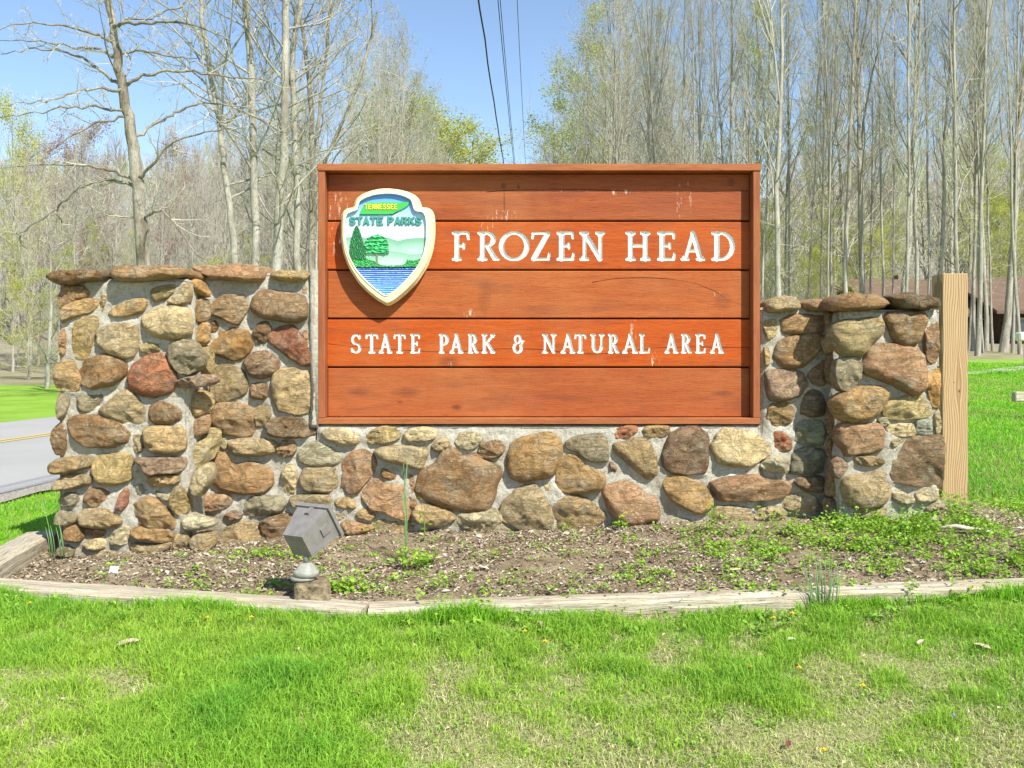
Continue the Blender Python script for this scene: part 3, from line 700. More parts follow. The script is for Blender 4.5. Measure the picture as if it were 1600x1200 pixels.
def stone_mesh(pts3, nrm, H, seed, cap_depth=None):
    n = 52; p = resample(pts3, n); c = p.mean(0); nrm = np.array(nrm); p = c + (p - c) * GROW
    u = np.cross(nrm, (0, 0, 1.0)); u /= np.linalg.norm(u)
    pw = R.uniform(2.8, 6.5); sc = [1.0, 1.0, 0.992, 0.975, 0.945, 0.90, 0.84, 0.77, 0.68, 0.58, 0.47, 0.35, 0.23, 0.11]
    depth = [-0.045, 0.004] + [H * (1 - s ** pw) ** (1 / 1.75) for s in sc[2:]]
    tx, tz = R.uniform(-0.2, 0.2), R.uniform(-0.30, 0.10)
    half = max(1e-3, np.linalg.norm(p - c, axis=1).mean()); fr = 1.0 / half
    V = np.vstack([c + (p - c) * s for s in sc] + [[c]]); D = np.r_[np.repeat(depth, n), H]
    a_, b_ = (V - c) @ u / half, (V - c)[:, 2] / half
    D = np.where(D > 0, D * (1 + tx * a_ + tz * b_), D)
    if R.random() < 0.72:                     # broken faces: a few flat facets cut the rounded top
        for _ in range(R.randint(3, 6)):
            th = R.uniform(0, 2 * math.pi); g_ = R.uniform(0.15, 0.85); o_ = R.uniform(0.72, 1.25)
            pln = H * (o_ - g_ * (a_ * math.cos(th) + b_ * math.sin(th)) + 0.0)
            D = np.where(D > 0, np.where(pln > D, D, np.maximum(pln, D * 0.25)), D)
    so = Vector((seed * 3.7, seed * 1.3, seed * 2.1)); W_ = V.copy()
    for i in range(len(V)):
        ring = i // n; w = 1.0 if ring >= 3 else (0.5 if ring == 2 else 0.1)
        q = Vector(V[i]); a = mnoise.fractal(q * (0.9 * fr) + so, 1.0, 2.0, 3); rb = 1 - 2 * abs(mnoise.noise(q * (2.4 * fr) + so * 2))
        d = mnoise.noise(q * 38 + so); d2 = mnoise.noise(q * 85 + so)
        D[i] += w * ((a * 0.20 + (rb - .6) * 0.11) * H + d * 0.0045 + d2 * 0.002)
        if 0 < ring < 6: W_[i] = V[i] + (V[i] - c) * (mnoise.noise(q * 26 + so) * 0.045 + mnoise.noise(q * 60 + so) * 0.015)
    V = W_ + nrm * D[:, None]
    k = len(sc); i = np.arange(k - 1)[:, None] * n; j = np.arange(n)[None]; jn = (j + 1) % n
    Q = np.stack([i + j, i + jn, i + n + jn, i + n + j], -1).reshape(-1, 4)
    T = np.stack([(k-1)*n + np.arange(n), (k-1)*n + (np.arange(n) + 1) % n, np.full(n, k*n)], 1)
    return V, T, Q
def outward(V, T, Q, nrm):
    a = V[T[0][1]] - V[T[0][0]]; b = V[T[0][2]] - V[T[0][0]]
    nn = np.cross(a, b)
    if nn @ np.array(nrm) < 0: T = T[:, ::-1]; Q = Q[:, ::-1]
    return T, Q
def jitter_col(key):
    r, g, b = PAL[key]; f = R.uniform(0.88, 1.1); w = R.uniform(-7, 7)
    return lin(min(255, (r + w) * f), g * f, max(0, (b - w) * f))
for si, line in enumerate(l for l in STONES.strip().splitlines()):
    pl, ck, hf, pts = parse(line); p0, nn = PLN[pl]
    P3 = [tuple(Pplane(x, y, p0, nn)) for x, y in pts]
    a = np.array(P3); w = a.max(0) - a.min(0); s = math.sqrt(max(1e-4, max(w[0], w[1]) * w[2]))
    H = (0.021 + 0.19 * s) * hf * R.uniform(0.9, 1.15)
    H = min(H, 0.085 if hf < 1.9 else 0.11)
    V, T, Q = stone_mesh(P3, nn, H, si + 1); T, Q = outward(V, T, Q, nn)
    o = link('stone', mesh_np('stone', V, T, Q, smooth=True), wall, M['stone']); o.color = jitter_col(ck) + (1,)
for si, line in enumerate(l for l in CAPS.strip().splitlines()):       # long flat stones that overhang the top
    pl, ck, hf, pts = parse(line); p0, nn = PLN[pl]; over = 0.07 if pl in 'LR' else 0.06
    p0 = p0 + nn * 0.01
    P3 = np.array([tuple(Pplane(x, y, p0, nn)) for x, y in pts])
    n = 40; p = resample(P3, n); c = p.mean(0); back = YB - p0.y + 0.05
    ds = [-0.10, -0.11, -0.085, -0.03, 0.06, 0.2, 0.4, 0.62, 0.85, 0.97, 1.0, 1.0]
    sc = [0.0, 0.45, 0.8, 0.97, 1.0, 1.0, 1.0, 0.98, 0.95, 0.8, 0.45, 0.0]
    V = []
    for s, dd in zip(sc, ds):
        yy = dd * back if dd > 0 else dd * over / 0.1
        r = c + (p - c) * s
        if s == 0: V.append([c + np.array([0, yy, 0])])
        else: V.append(r + np.array([0, yy, 0]))
    k = len(sc) - 2; V = np.vstack([V[1:][m] for m in range(k)] + [V[0], V[-1]])
    so = Vector((si * 5.1 + 50, 3, si))
    for i in range(len(V)):
        q = Vector(V[i]); a = mnoise.fractal(q * 5 + so, 1.0, 2.0, 3); b = mnoise.noise(q * 21 + so); e = 1 - 2 * abs(mnoise.noise(q * 9 + so))
        st = math.floor(((V[i][2] - c[2]) * 38 + a * .8)) / 38; V[i] = V[i] + np.array([0.004 * a, -0.034 * a - 0.014 * b - 0.016 * e + 0.25 * st, 0.011 * a + 0.008 * b + 0.006 * e + .004 * mnoise.noise(q * 50)])
    i = np.arange(k - 1)[:, None] * n; j = np.arange(n)[None]; jn = (j + 1) % n
    Q = np.stack([i + j, i + jn, i + n + jn, i + n + j], -1).reshape(-1, 4)
    t0 = np.stack([np.arange(n), (np.arange(n) + 1) % n, np.full(n, k * n)], 1)[:, ::-1]
    t1 = np.stack([(k-1)*n + np.arange(n), (k-1)*n + (np.arange(n) + 1) % n, np.full(n, k*n + 1)], 1)
    T = np.vstack([t0, t1]); f = V[t0[0]]; nn0 = np.cross(f[1] - f[0], f[2] - f[0])
    if nn0[1] > 0: T = T[:, ::-1]; Q = Q[:, ::-1]
    o = link('cap_stone', mesh_np('cap_stone', V, T, Q, smooth=True), wall, M['stone']); o.color = jitter_col(ck) + (1,)

# ---------------------------------------------------------------- the sign
YF, YK = 5.487, 5.565          # front of the frame, face of the planks
SX = lambda px, d=YF: (px - CX) / F * d
x0, x1 = SX(496.5), SX(1188); ztop, zbot = zt(256, YF), zt(663, YF)
sign = empty('park_sign', (0.15, 5.62, zbot), 'large framed sign of five red-brown planks with white carved letters, set on the stone wall', 'sign')
mf = m_plank('frame_wood', (0.26, 0.078, 0.028), (0.37, 0.135, 0.05)); mfs = m_plank('frame_wood_upright', (0.24, 0.072, 0.03), (0.33, 0.115, 0.048), vertical=True)
fw = SX(508) - SX(497)
def board(name, lo, hi, mat, parent, bev=0.003):
    g = Geo(); g.box(lo, hi, bev=bev); return link(name, g.mesh(name), parent, mat)
board('top_rail', (x0 - .004, YF - .004, ztop - .040), (x1 + .004, 5.80, ztop), mf, sign)
board('bottom_rail', (x0, YF, zbot), (x1, 5.78, zbot + .036), mf, sign)
board('side_rail', (x0 + .0005, YF + .002, zbot + .0365), (x0 + fw, 5.78, ztop - .0405), mfs, sign)
board('side_rail', (x1 - fw, YF + .002, zbot + .0365), (x1 - .0005, 5.78, ztop - .0405), mfs, sign)
board('backing', (x0 + fw + .001, YK + .032, zbot + .037), (x1 - fw - .001, 5.76, ztop - .041), M['dark'], sign, 0)
rows = [268, 345.5, 422, 498, 574, 653.5]
zr = [zt(r, YK) for r in rows]; zr[0] = ztop - 0.042; zr[-1] = zbot + 0.038
xa, xb = x0 + fw + .001, x1 - fw - .001
px2x = lambda px: (px - CX) / F * YK
pz = lambda py: zt(py, YK)
pm = [
 m_plank('plank_wood_a', (0.24, 0.056, 0.018), (0.33, 0.086, 0.026), [(px2x(787), pz(290), .02, .022, 1.0), (px2x(788), pz(318), .006, .1, .9), (px2x(810), pz(292), .009, .02, .8), (px2x(1142), pz(284), .03, .03, .9)],
         [(px2x(525), pz(330), .1, .12), (px2x(785), pz(340), .13, .05), (px2x(965), pz(300), .1, .02), (px2x(1068), pz(310), .05, .14), (px2x(900), pz(298), .12, .012)],
         [(px2x(760), px2x(1170), [(px2x(760), pz(300)), (px2x(900), pz(296)), (px2x(1020), pz(300)), (px2x(1170), pz(298))])]),
 m_plank('plank_wood_b', (0.33, 0.056, 0.008), (0.43, 0.088, 0.012), [(px2x(865), pz(408), .1, .03, .5), (px2x(940), pz(412), .05, .02, .4)], [(px2x(528), pz(370), .06, .14), (px2x(758), pz(352), .06, .03)]),
 m_plank('plank_wood_c', (0.31, 0.074, 0.018), (0.40, 0.114, 0.030), [(px2x(757), pz(462), .045, .13, .32), (px2x(1130), pz(470), .06, .06, .4)], [(px2x(733), pz(492), .035, .05), (px2x(1120), pz(458), .03, .03)],
         [(px2x(925), px2x(1176), [(px2x(925), pz(441)), (px2x(990), pz(434)), (px2x(1060), pz(438)), (px2x(1110), pz(452)), (px2x(1145), pz(472)), (px2x(1176), pz(480))])]),
 m_plank('plank_wood_d', (0.34, 0.056, 0.007), (0.45, 0.088, 0.010), [(px2x(700), pz(565), .07, .04, .6), (px2x(975), pz(555), .05, .05, .3)], [(px2x(990), pz(520), .025, .09), (px2x(1022), pz(562), .035, .06), (px2x(702), pz(570), .03, .02)],
         [(px2x(508), px2x(1176), [(px2x(508), pz(536)), (px2x(570), pz(543)), (px2x(640), pz(548)), (px2x(700), pz(550)), (px2x(800), pz(545)), (px2x(870), pz(549)), (px2x(920), pz(553)), (px2x(1040), pz(543)), (px2x(1176), pz(543))])]),
 m_plank('plank_wood_e', (0.28, 0.064, 0.018), (0.36, 0.096, 0.028), [(px2x(635), pz(613), .1, .035, .5), (px2x(714), pz(636), .035, .02, .8), (px2x(560), pz(612), .08, .025, .5), (px2x(1130), pz(615), .08, .02, .7), (px2x(625), pz(628), .02, .006, 1.0)], [(px2x(535), pz(652), .05, .01)])]

T_, t_, s_ = 0.090, 0.052, 0.054
def arc(cx, cy, rx, ry, a0, a1, n=14, thick=T_, thin=t_):     # thick where the stroke runs upright
    o = []; A = np.radians(np.linspace(a0, a1, n + 1))
    rr = lambda a: thin + (thick - thin) * abs(math.cos(a)) ** 1.3
    for a, b in zip(A[:-1], A[1:]):
        o.append((cx + rx * math.cos(a), cy + ry * math.sin(a), cx + rx * math.cos(b), cy + ry * math.sin(b), rr(a), rr(b)))
    return o
def foot(x, y, w=0.17): return [(x - w, y, x + w, y, s_ * 1.05, s_ * 1.05), (x - w, y, x, y + (0.07 if y < .5 else -0.07), s_ * .8, T_), (x + w, y, x, y + (0.07 if y < .5 else -0.07), s_ * .8, T_)]
def stem(x, w=0.17, r=T_, top=True, bot=True):
    o = [(x, .06, x, .94, r, r)]
    if bot: o += foot(x, .045, w)
    if top: o += foot(x, .955, w)
    return o
GL = {
 'F': stem(.27, .2) + [(.2, .955, .9, .955, t_, t_), (.93, .94, .95, .76, s_, s_ * .9), (.3, .52, .66, .52, t_, t_), (.68, .60, .68, .43, s_ * .8, s_ * .8)],
 'R': stem(.22, .17) + arc(.42, .74, .33, .215, 90, -90, 12) + [(.2, .955, .45, .955, t_, t_), (.2, .52, .45, .52, t_, t_), (.48, .5, .82, .08, T_ * .9, T_), (.82, .06, .98, .05, s_, s_)],
 'O': arc(.5, .5, .44, .46, 0, 360, 28),
 'Z': [(.1, .95, .9, .95, t_, t_), (.08, .93, .05, .78, s_, s_ * .8), (.88, .93, .12, .07, T_, T_), (.1, .05, .92, .05, t_, t_), (.93, .07, .97, .24, s_, s_ * .8)],
 'E': stem(.27, .2) + [(.2, .955, .88, .955, t_, t_), (.9, .94, .92, .78, s_, s_ * .8), (.3, .52, .68, .52, t_, t_), (.70, .60, .70, .43, s_ * .8, s_ * .8), (.2, .045, .9, .045, t_, t_), (.92, .06, .96, .24, s_, s_ * .8)],
 'N': foot(.17, .955, .14) + [(.18, .06, .18, .95, t_ * 1.15, t_ * 1.15), (.2, .93, .82, .06, T_, T_), (.83, .05, .83, .95, t_ * 1.15, t_ * 1.15)] + foot(.17, .045, .14) + foot(.83, .955, .14),
 'H': stem(.2, .15) + stem(.8, .15) + [(.2, .52, .8, .52, t_, t_)],
 'A': [(.5, .95, .17, .06, t_ * 1.2, t_ * 1.2), (.5, .95, .83, .06, T_, T_), (.3, .34, .72, .34, t_, t_)] + foot(.15, .045, .13) + foot(.85, .045, .14),
 'D': stem(.22, .17) + arc(.4, .5, .5, .455, 90, -90, 18) + [(.2, .955, .42, .955, t_, t_), (.2, .045, .42, .045, t_, t_)],
 'S': arc(.5, .72, .33, .23, 20, 270, 16, T_ * .85) + arc(.5, .27, .36, .22, 90, -165, 16, T_ * .9) + [(.83, .78, .86, .92, s_, s_), (.14, .22, .12, .1, s_, s_)],
 'T': stem(.5, .2, top=False) + [(.1, .95, .9, .95, t_ * 1.1, t_ * 1.1), (.08, .94, .05, .78, s_, s_ * .9), (.92, .94, .95, .78, s_, s_ * .9)],
 'P': stem(.25, .19) + arc(.48, .71, .36, .24, 90, -90, 12) + [(.2, .955, .5, .955, t_, t_), (.2, .46, .5, .46, t_, t_)],
 'K': stem(.2, .15) + [(.88, .93, .28, .46, t_ * 1.2, t_ * 1.2), (.42, .56, .85, .06, T_, T_)] + foot(.86, .955, .12) + foot(.86, .045, .12),
 'U': foot(.18, .955, .14) + foot(.83, .955, .14) + [(.2, .93, .2, .36, T_, T_), (.82, .93, .82, .36, t_ * 1.2, t_ * 1.2)] + arc(.51, .37, .31, .31, 180, 360, 12),
 'L': stem(.25, .18) + [(.2, .045, .88, .045, t_, t_), (.9, .06, .95, .26, s_, s_ * .8)],
 '&': arc(.42, .74, .24, .20, -60, 270, 16, T_ * .75) + arc(.42, .29, .34, .25, 100, 390, 18, T_ * .95) + [(.72, .38, .88, .6, t_ * 1.1, t_ * 1.1), (.80, .66, .99, .64, s_ * .8, s_ * .8)],
}
LINE1 = [('F', 705, 735), ('R', 745, 781), ('O', 779, 828), ('Z', 829, 861), ('E', 868.5, 899), ('N', 905, 946), ('H', 976, 1018), ('E', 1025.5, 1057), ('A', 1063.5, 1102), ('D', 1110.5, 1150)]
LINE2 = [('S', 547, 566), ('T', 570.5, 592), ('A', 592, 613), ('T', 614.5, 635), ('E', 640.5, 657.5), ('P', 685.5, 702.5), ('A', 702.5, 724), ('R', 731, 748), ('K', 752, 774), ('&', 801, 820),
         ('N', 847, 870), ('A', 876, 899), ('T', 897, 917), ('U', 922, 945), ('R', 950, 968), ('A', 972, 997), ('L', 998, 1017), ('A', 1038.5, 1060), ('R', 1064, 1081), ('E', 1086, 1103.5), ('A', 1109.5, 1131)]
def carve_plank(za, zb, line, y_top, y_bot, hcell, mat):
    """plank whose face is a fine height field with V-cut letters; each letter's cut face is a mesh of its own"""
    h = pz(y_top) - pz(y_bot); zbase = pz(y_bot)
    lo_x = px2x(line[0][1] - 6); hi_x = px2x(line[-1][2] + 6); lo_z = zbase - 0.02; hi_z = zbase + h + 0.02
    nx = int((hi_x - lo_x) / hcell); nz = int((hi_z - lo_z) / hcell)
    X, Z = np.meshgrid(np.linspace(lo_x, hi_x, nx + 1), np.linspace(lo_z, hi_z, nz + 1))
    best = np.full(X.shape, 1.0); who = np.full(X.shape, -1)
    for li, (ch, a, b) in enumerate(line):
        xa_, xb_ = px2x(a), px2x(b); w = xb_ - xa_; cm = (X[0] > xa_ - 0.03) & (X[0] < xb_ + 0.03)
        Xs, Zs = X[:, cm], Z[:, cm]; d = np.full(Xs.shape, 1.0)
        xo = lambda u: xa_ + 0.04 * h + u * (w - 0.08 * h)
        for (ax, ay, bx, by, r0, r1) in GL[ch]:
            d = np.minimum(d, seg_sdf(Xs, Zs, (xo(ax), zbase + ay * h), (xo(bx), zbase + by * h), r0 * h, r1 * h))
        bb = best[:, cm]; ww = who[:, cm]; mk = d < bb; bb[mk] = d[mk]; ww[mk] = li; best[:, cm] = bb; who[:, cm] = ww
    dep = np.clip(-best * 1.25, -0.0008, 0.012)
    Y = YK + np.where(best < 0, np.maximum(dep, 0.0006), 0)
    V = np.stack([X, Y, Z], -1).reshape(-1, 3); m = nx + 1
    i = np.arange(nz)[:, None] * m; j = np.arange(nx)[None]; Q = np.stack([i + j, i + j + 1, i + m + j + 1, i + m + j], -1)
    cen = (best[:-1, :-1] + best[1:, :-1] + best[:-1, 1:] + best[1:, 1:]) / 4; wh = who[:-1, :-1]
    bg = Q[cen >= 0].reshape(-1, 4)
    g = Geo(); g.add(V, q=bg); e = 0.0045; bk = YK + 0.030
    # the plain part of the face round the carved field, and the plank's body with eased long edges
    fz0, fz1 = za + e, zb - e
    for (ax, bx, az, bz) in ((xa, lo_x, fz0, fz1), (hi_x, xb, fz0, fz1), (lo_x, hi_x, fz0, lo_z), (lo_x, hi_x, hi_z, fz1)):
        g.add([(ax, YK, az), (bx, YK, az), (bx, YK, bz), (ax, YK, bz)], q=[(0, 1, 2, 3)])
    for (z1_, z2_, y1_, y2_) in ((fz1, zb, YK, YK + e), (zb, zb, YK + e, bk), (zb, za, bk, bk), (za, za, bk, YK + e), (za, fz0, YK + e, YK)):
        g.add([(xa, y1_, z1_), (xb, y1_, z1_), (xb, y2_, z2_), (xa, y2_, z2_)], q=[(0, 1, 2, 3)])
    me = g.mesh('plank'); pl = link('plank', me, sign, mat)
    for li in range(len(line)):
        q = Q[(cen < 0) & (wh == li)].reshape(-1, 4)
        if not len(q): continue
        u, inv = np.unique(q, return_inverse=True)
        lo = link('letter', mesh_np('letter', V[u], quads=inv.reshape(-1, 4), smooth=False), None, M['white'])
        lo.parent = pl; lo.location = (0, 0, 0)
    return pl
def plain_plank(za, zb, mat): board('plank', (xa, YK, za), (xb, YK + .030, zb), mat, sign, 0.0045)
gap = 0.0045
plain_plank(zr[1] + gap, zr[0], pm[0]); plain_plank(zr[3] + gap, zr[2] - gap, pm[2]); plain_plank(zr[5], zr[4] - gap, pm[4])
carve_plank(zr[2] + gap, zr[1] - gap, LINE1, 362, 407, 0.0026, pm[1])
carve_plank(zr[4] + gap, zr[3] - gap, LINE2, 521.8, 551.8, 0.0022, pm[3])

# shield emblem: carved height field split into its painted pieces
def build_emblem():
    ex = lambda cx: 530 + cx / 5.714; ey = lambda cy: 280 + cy / 5.714
    D = 5.50
    W3 = lambda cx, cy: ((ex(cx) - CX) / F * D, CZ + (HY - ey(cy)) / F * D)
    sc = (1 / 5.714) / F * D                                    # metres per crop pixel
    outer = [(435,80),(520,88),(600,105),(670,135),(710,170),(730,215),(735,250),(790,252),(830,275),(850,320),(857,400),(855,520),(835,650),(790,780),(700,920),(600,1020),(510,1095),(435,1135),
             (350,1090),(260,1020),(170,930),(80,790),(30,650),(12,520),(12,400),(18,320),(35,280),(75,255),(127,250),(130,215),(150,170),(200,130),(280,100),(355,83)]
    inner = [(420,137),(500,140),(580,160),(640,190),(655,230),(665,275),(690,297),(745,300),(770,340),(778,420),(775,560),(750,680),(700,780),(600,900),(510,985),(422,1045),
             (330,980),(240,900),(160,810),(100,700),(70,600),(60,480),(58,370),(80,315),(120,300),(165,285),(178,240),(190,205),(240,175),(320,148)]
    X, Y = np.meshgrid(np.arange(2, 870, 2.9), np.arange(70, 1148, 2.9))
    def poly(P):
        P = np.array(P, float); d = np.full(X.shape, 1e9); ins = np.zeros(X.shape, bool)
        for (ax, ay), (bx, by) in zip(P, np.roll(P, -1, 0)):
            t = np.clip(((X-ax)*(bx-ax) + (Y-ay)*(by-ay)) / ((bx-ax)**2 + (by-ay)**2 + 1e-9), 0, 1)
            d = np.minimum(d, np.hypot(X-ax-t*(bx-ax), Y-ay-t*(by-ay)))
            c = ((ay > Y) != (by > Y)) & (X < (bx-ax) * (Y-ay) / (by-ay + 1e-12) + ax); ins ^= c
        return np.where(ins, -d, d)
    sm = lambda P, k=1: resample(P, 140, k)
    do = poly(sm(outer)); di = poly(sm(inner))
    Ht = np.zeros(X.shape); lab = np.full(X.shape, 0); col = np.zeros(X.shape + (3,))
    def paint(mask, rgb, l=None, h=None):
        if isinstance(rgb, tuple): col[mask] = lin(*rgb)
        else: col[mask] = rgb[mask]
        if l is not None: lab[mask] = l
        if h is not None: Ht[mask] = h if np.isscalar(h) else h[mask]
    grad = lambda t, a, b: (1 - smooth(t))[..., None] * np.array(lin(*a)) + smooth(t)[..., None] * np.array(lin(*b))
    nz = np.array([[mnoise.noise(Vector((x * 0.035, y * 0.05, 0))) for x in X[0]] for y in Y[:, 0]])
    nf = np.array([[mnoise.noise(Vector((x * 0.11, y * 0.14, 5))) for x in X[0]] for y in Y[:, 0]])
    # border ring: sloped outside, rounded lip inside
    ring = np.clip(-do / 26, 0, 1); base = 0.058 + 0.030 * smooth(ring); lip = np.exp(-((di - 7) / 7) ** 2) * 0.006
    paint(do <= 0, (232, 212, 165), 1, base + lip)
    paint((do <= 0) & (di < 15), (238, 230, 198))
    inn = di < 0
    paint(inn, grad((Y - 150) / 330, (88, 152, 222), (205, 232, 240)), 2, 0.072)
    h1 = np.interp(X[0], [40, 90, 170, 250, 330, 430, 480, 530, 560, 600, 700, 790], [522, 518, 520, 524, 520, 520, 535, 553, 542, 532, 523, 525])[None] + 0 * Y
    paint(inn & (Y > h1), grad((Y - h1) / 150, (112, 165, 140), (172, 212, 190)), 3, 0.0745)
    h2 = np.interp(X[0], [40, 300, 380, 450, 540, 620, 700, 790], [720, 690, 650, 640, 648, 670, 668, 655])[None] + 0 * Y
    paint(inn & (Y > h2), grad((Y - h2) / 110, (128, 176, 150), (176, 214, 190)), 11, 0.0765)
    # water with carved stripes
    stripe = np.sin(Y * 0.34 + 0.6 * np.sin(X * 0.01)) 
    wat = inn & (Y > 776); paint(wat, grad((Y - 776) / 240, (52, 92, 178), (95, 158, 232)), 4, 0.074 + 0.002 * stripe)
    paint(wat & (stripe > 0.75 - 0.3 * nz), (165, 205, 240)); paint(wat & (stripe < -0.80), (38, 78, 165)); paint(inn & (Y > 776) & (Y < 796 + 8 * nz), (38, 62, 140))
    # shrubs on both banks
    sl = np.interp(X[0], [60, 90, 150, 250, 330, 380, 470, 560, 592, 610, 660, 720, 790], [670, 690, 708, 712, 735, 768, 772, 768, 758, 716, 730, 712, 690])[None] + 7 * nf
    sh = inn & (Y > sl) & (Y < 788 + 8 * nz); paint(sh, grad(np.clip(0.5 + nf * 1.8, 0, 1), (38, 120, 62), (70, 185, 100)), 5, 0.083 + 0.006 * nf + 0.003 * nz)
    # cypress and spreading tree
    tw = np.interp(Y[:, 0], [418, 450, 520, 600, 660, 715], [8, 24, 46, 62, 72, 76])[:, None] * (1 + 0.16 * nf); cxp = np.interp(Y[:, 0], [418, 715], [160, 165])[:, None]
    cyp = inn & (np.abs(X - cxp) < tw) & (Y > 418) & (Y < 722); vt = np.sin(X * 0.42 + 5 * nz)
    paint(cyp, grad(np.clip(0.45 + vt * 0.4, 0, 1), (24, 82, 48), (58, 150, 92)), 6, 0.086 + 0.003 * vt)
    tk = inn & (np.abs(X - 341 - (Y > 735) * 0) < 7 + np.clip(Y - 735, 0, 30) * .3) & (Y > 640) & (Y < 760); paint(tk, (120, 118, 88), 7, 0.084)
    ca = inn & (((X - 338) / (104 + 10 * nf)) ** 2 + ((Y - 590) / (92 + 16 * nf)) ** 2 < 1) & (Y < 668 + 14 * nz)
    ca |= inn & (np.abs(Y - 640) < 26) & (np.abs(X - 340) < 112 * (0.9 + .15 * nf))
    vt2 = np.sin(Y * 0.19 + 4 * nz + X * 0.01); paint(ca, grad(np.clip(0.5 + vt2 * 0.45 + nf * .4, 0, 1), (40, 130, 80), (70, 205, 118)), 7, 0.088 + 0.004 * vt2)
    # state outline
    st = [(232,216),(250,207),(340,210),(450,207),(624,206),(622,234),(604,250),(585,262),(560,276),(545,280),(520,294),(500,303),(486,316),(340,318),(185,318),(195,298),(205,270),(222,244)]
    ds = poly(st); paint((ds < 0) & inn, (58, 172, 74), 8, 0.081)
    paint((ds > 0) & (ds < 4.5) & inn & (Y > 290), (40, 90, 120))
    # lettering
    def text(chars, x0_, x1_, yt, yb, thick, rgb, l, hh, gapf=0.14):
        n = sum(0.55 if c == ' ' else 1 for c in chars); adv = (x1_ - x0_) / n; cur = x0_; Hh = yb - yt
        SG = {'T': [(0,1,1,1),(.5,1,.5,0)], 'E': [(0,0,0,1),(0,1,1,1),(0,.5,.8,.5),(0,0,1,0)], 'N': [(0,0,0,1),(0,1,1,0),(1,0,1,1)],
              'S': [(1,.85,.7,1),(.7,1,.25,1),(.25,1,0,.75),(0,.75,.25,.52),(.25,.52,.75,.48),(.75,.48,1,.25),(1,.25,.75,0),(.75,0,.25,0),(.25,0,0,.15)],
              'A': [(0,0,.5,1),(.5,1,1,0),(.2,.3,.8,.3)], 'P': [(0,0,0,1),(0,1,.7,1),(.7,1,1,.76),(1,.76,.7,.48),(.7,.48,0,.48)],
              'R': [(0,0,0,1),(0,1,.7,1),(.7,1,1,.76),(1,.76,.7,.5),(.7,.5,0,.5),(.5,.5,1,0)], 'K': [(0,0,0,1),(1,1,.05,.45),(.3,.6,1,0)]}
        dd = np.full(X.shape, 1e9)
        for c in chars:
            if c == ' ': cur += adv * 0.55; continue
            w = adv * (1 - gapf) - thick * 2; bx = cur + thick + adv * gapf / 2
            for (a, b, c2, d2) in SG[c]:
                dd = np.minimum(dd, seg_sdf(X, Y, (bx + a * w, yb - thick - b * (Hh - 2 * thick)), (bx + c2 * w, yb - thick - d2 * (Hh - 2 * thick)), thick, thick))
            cur += adv
        if l == 10: paint((dd < 3) & (dd > -1) & inn, (70, 130, 165))
        mm = (dd < 0) & inn; paint(mm, rgb, l, hh)
    text('TENNESSEE', 228, 524, 224, 275, 4.6, (232, 226, 70), 9, 0.085)
    text('STATE PARKS', 90, 738, 337, 413, 9.0, (66, 138, 122), 10, 0.080, 0.06)
    cenm = (do[:-1, :-1] < 0) & (do[1:, :-1] < 0) & (do[:-1, 1:] < 0) & (do[1:, 1:] < 0)
    x_, z_ = W3(X, Y); V = np.stack([x_, YK - Ht, z_], -1).reshape(-1, 3); m = X.shape[1]
    i = np.arange(X.shape[0] - 1)[:, None] * m; j = np.arange(m - 1)[None]
    Q = np.stack([i + j, i + m + j, i + m + j + 1, i + j + 1], -1)
    em = bpy.data.objects.new('emblem', None); COL.objects.link(em); em.parent = sign
    em['label'] = 'carved shield emblem with cream rim, painted lake and trees'
    C = col.reshape(-1, 3); L = lab[:-1, :-1]
    names = {1: 'emblem_rim', 2: 'sky_panel', 3: 'painted_far_hills', 11: 'painted_near_hills', 4: 'painted_lake', 5: 'painted_shrubs', 6: 'painted_cypress', 7: 'painted_tree', 8: 'state_outline', 9: 'small_lettering', 10: 'large_lettering'}
    base_col = np.array([lin(238, 220, 175)])
    for l, nm in names.items():
        q = Q[cenm & (L == l)]
        u, inv = np.unique(q, return_inverse=True)
        vv, qq, cc = V[u], inv.reshape(-1, 4), C[u]
        if l == 1:                                             # the rim also carries the shield's thick edge
            o2 = sm(outer); ox, oz = W3(o2[:, 0], o2[:, 1]); cx0, cz0 = ox.mean(), oz.mean(); k2 = len(ox)
            rings = [(0.995, YK - 0.0585), (1.0, YK - 0.055), (1.0, YK - 0.034), (0.985, YK - 0.030)]
            ev = np.vstack([np.stack([cx0 + (ox - cx0) * s, np.full(k2, yy), cz0 + (oz - cz0) * s], 1) for s, yy in rings])
            a = np.arange(k2); b = (a + 1) % k2; s0 = len(vv)
            eq = np.vstack([np.stack([s0 + r*k2 + a, s0 + r*k2 + b, s0 + (r+1)*k2 + b, s0 + (r+1)*k2 + a], 1) for r in range(3)])
            vv = np.vstack([vv, ev]); qq = np.vstack([qq, eq]); cc = np.vstack([cc, np.repeat(base_col, len(ev), 0)])
        o = bpy.data.objects.new(nm, mesh_np(nm, vv, quads=qq, smooth=(l == 1), color=cc)); COL.objects.link(o)
        o.data.materials.append(M['paint']); o.parent = em; o.location = -Vector(sign.location)
    # solid core and the block that holds it off the planks
    g = Geo(); k2 = 140; o2 = sm(outer); ox, oz = W3(o2[:, 0], o2[:, 1]); cx0, cz0 = ox.mean(), oz.mean()
    V2 = np.vstack([np.stack([cx0 + (ox - cx0) * s, np.full(k2, y2), cz0 + (oz - cz0) * s], 1) for s, y2 in ((0.985, YK - 0.030), (0.98, YK - 0.0005))] + [[(cx0, YK - .030, cz0)]])
    a = np.arange(k2); b = (a + 1) % k2; g.add(V2, np.stack([a, b, np.full(k2, 2*k2)], 1), np.stack([a, b, k2 + b, k2 + a], 1))
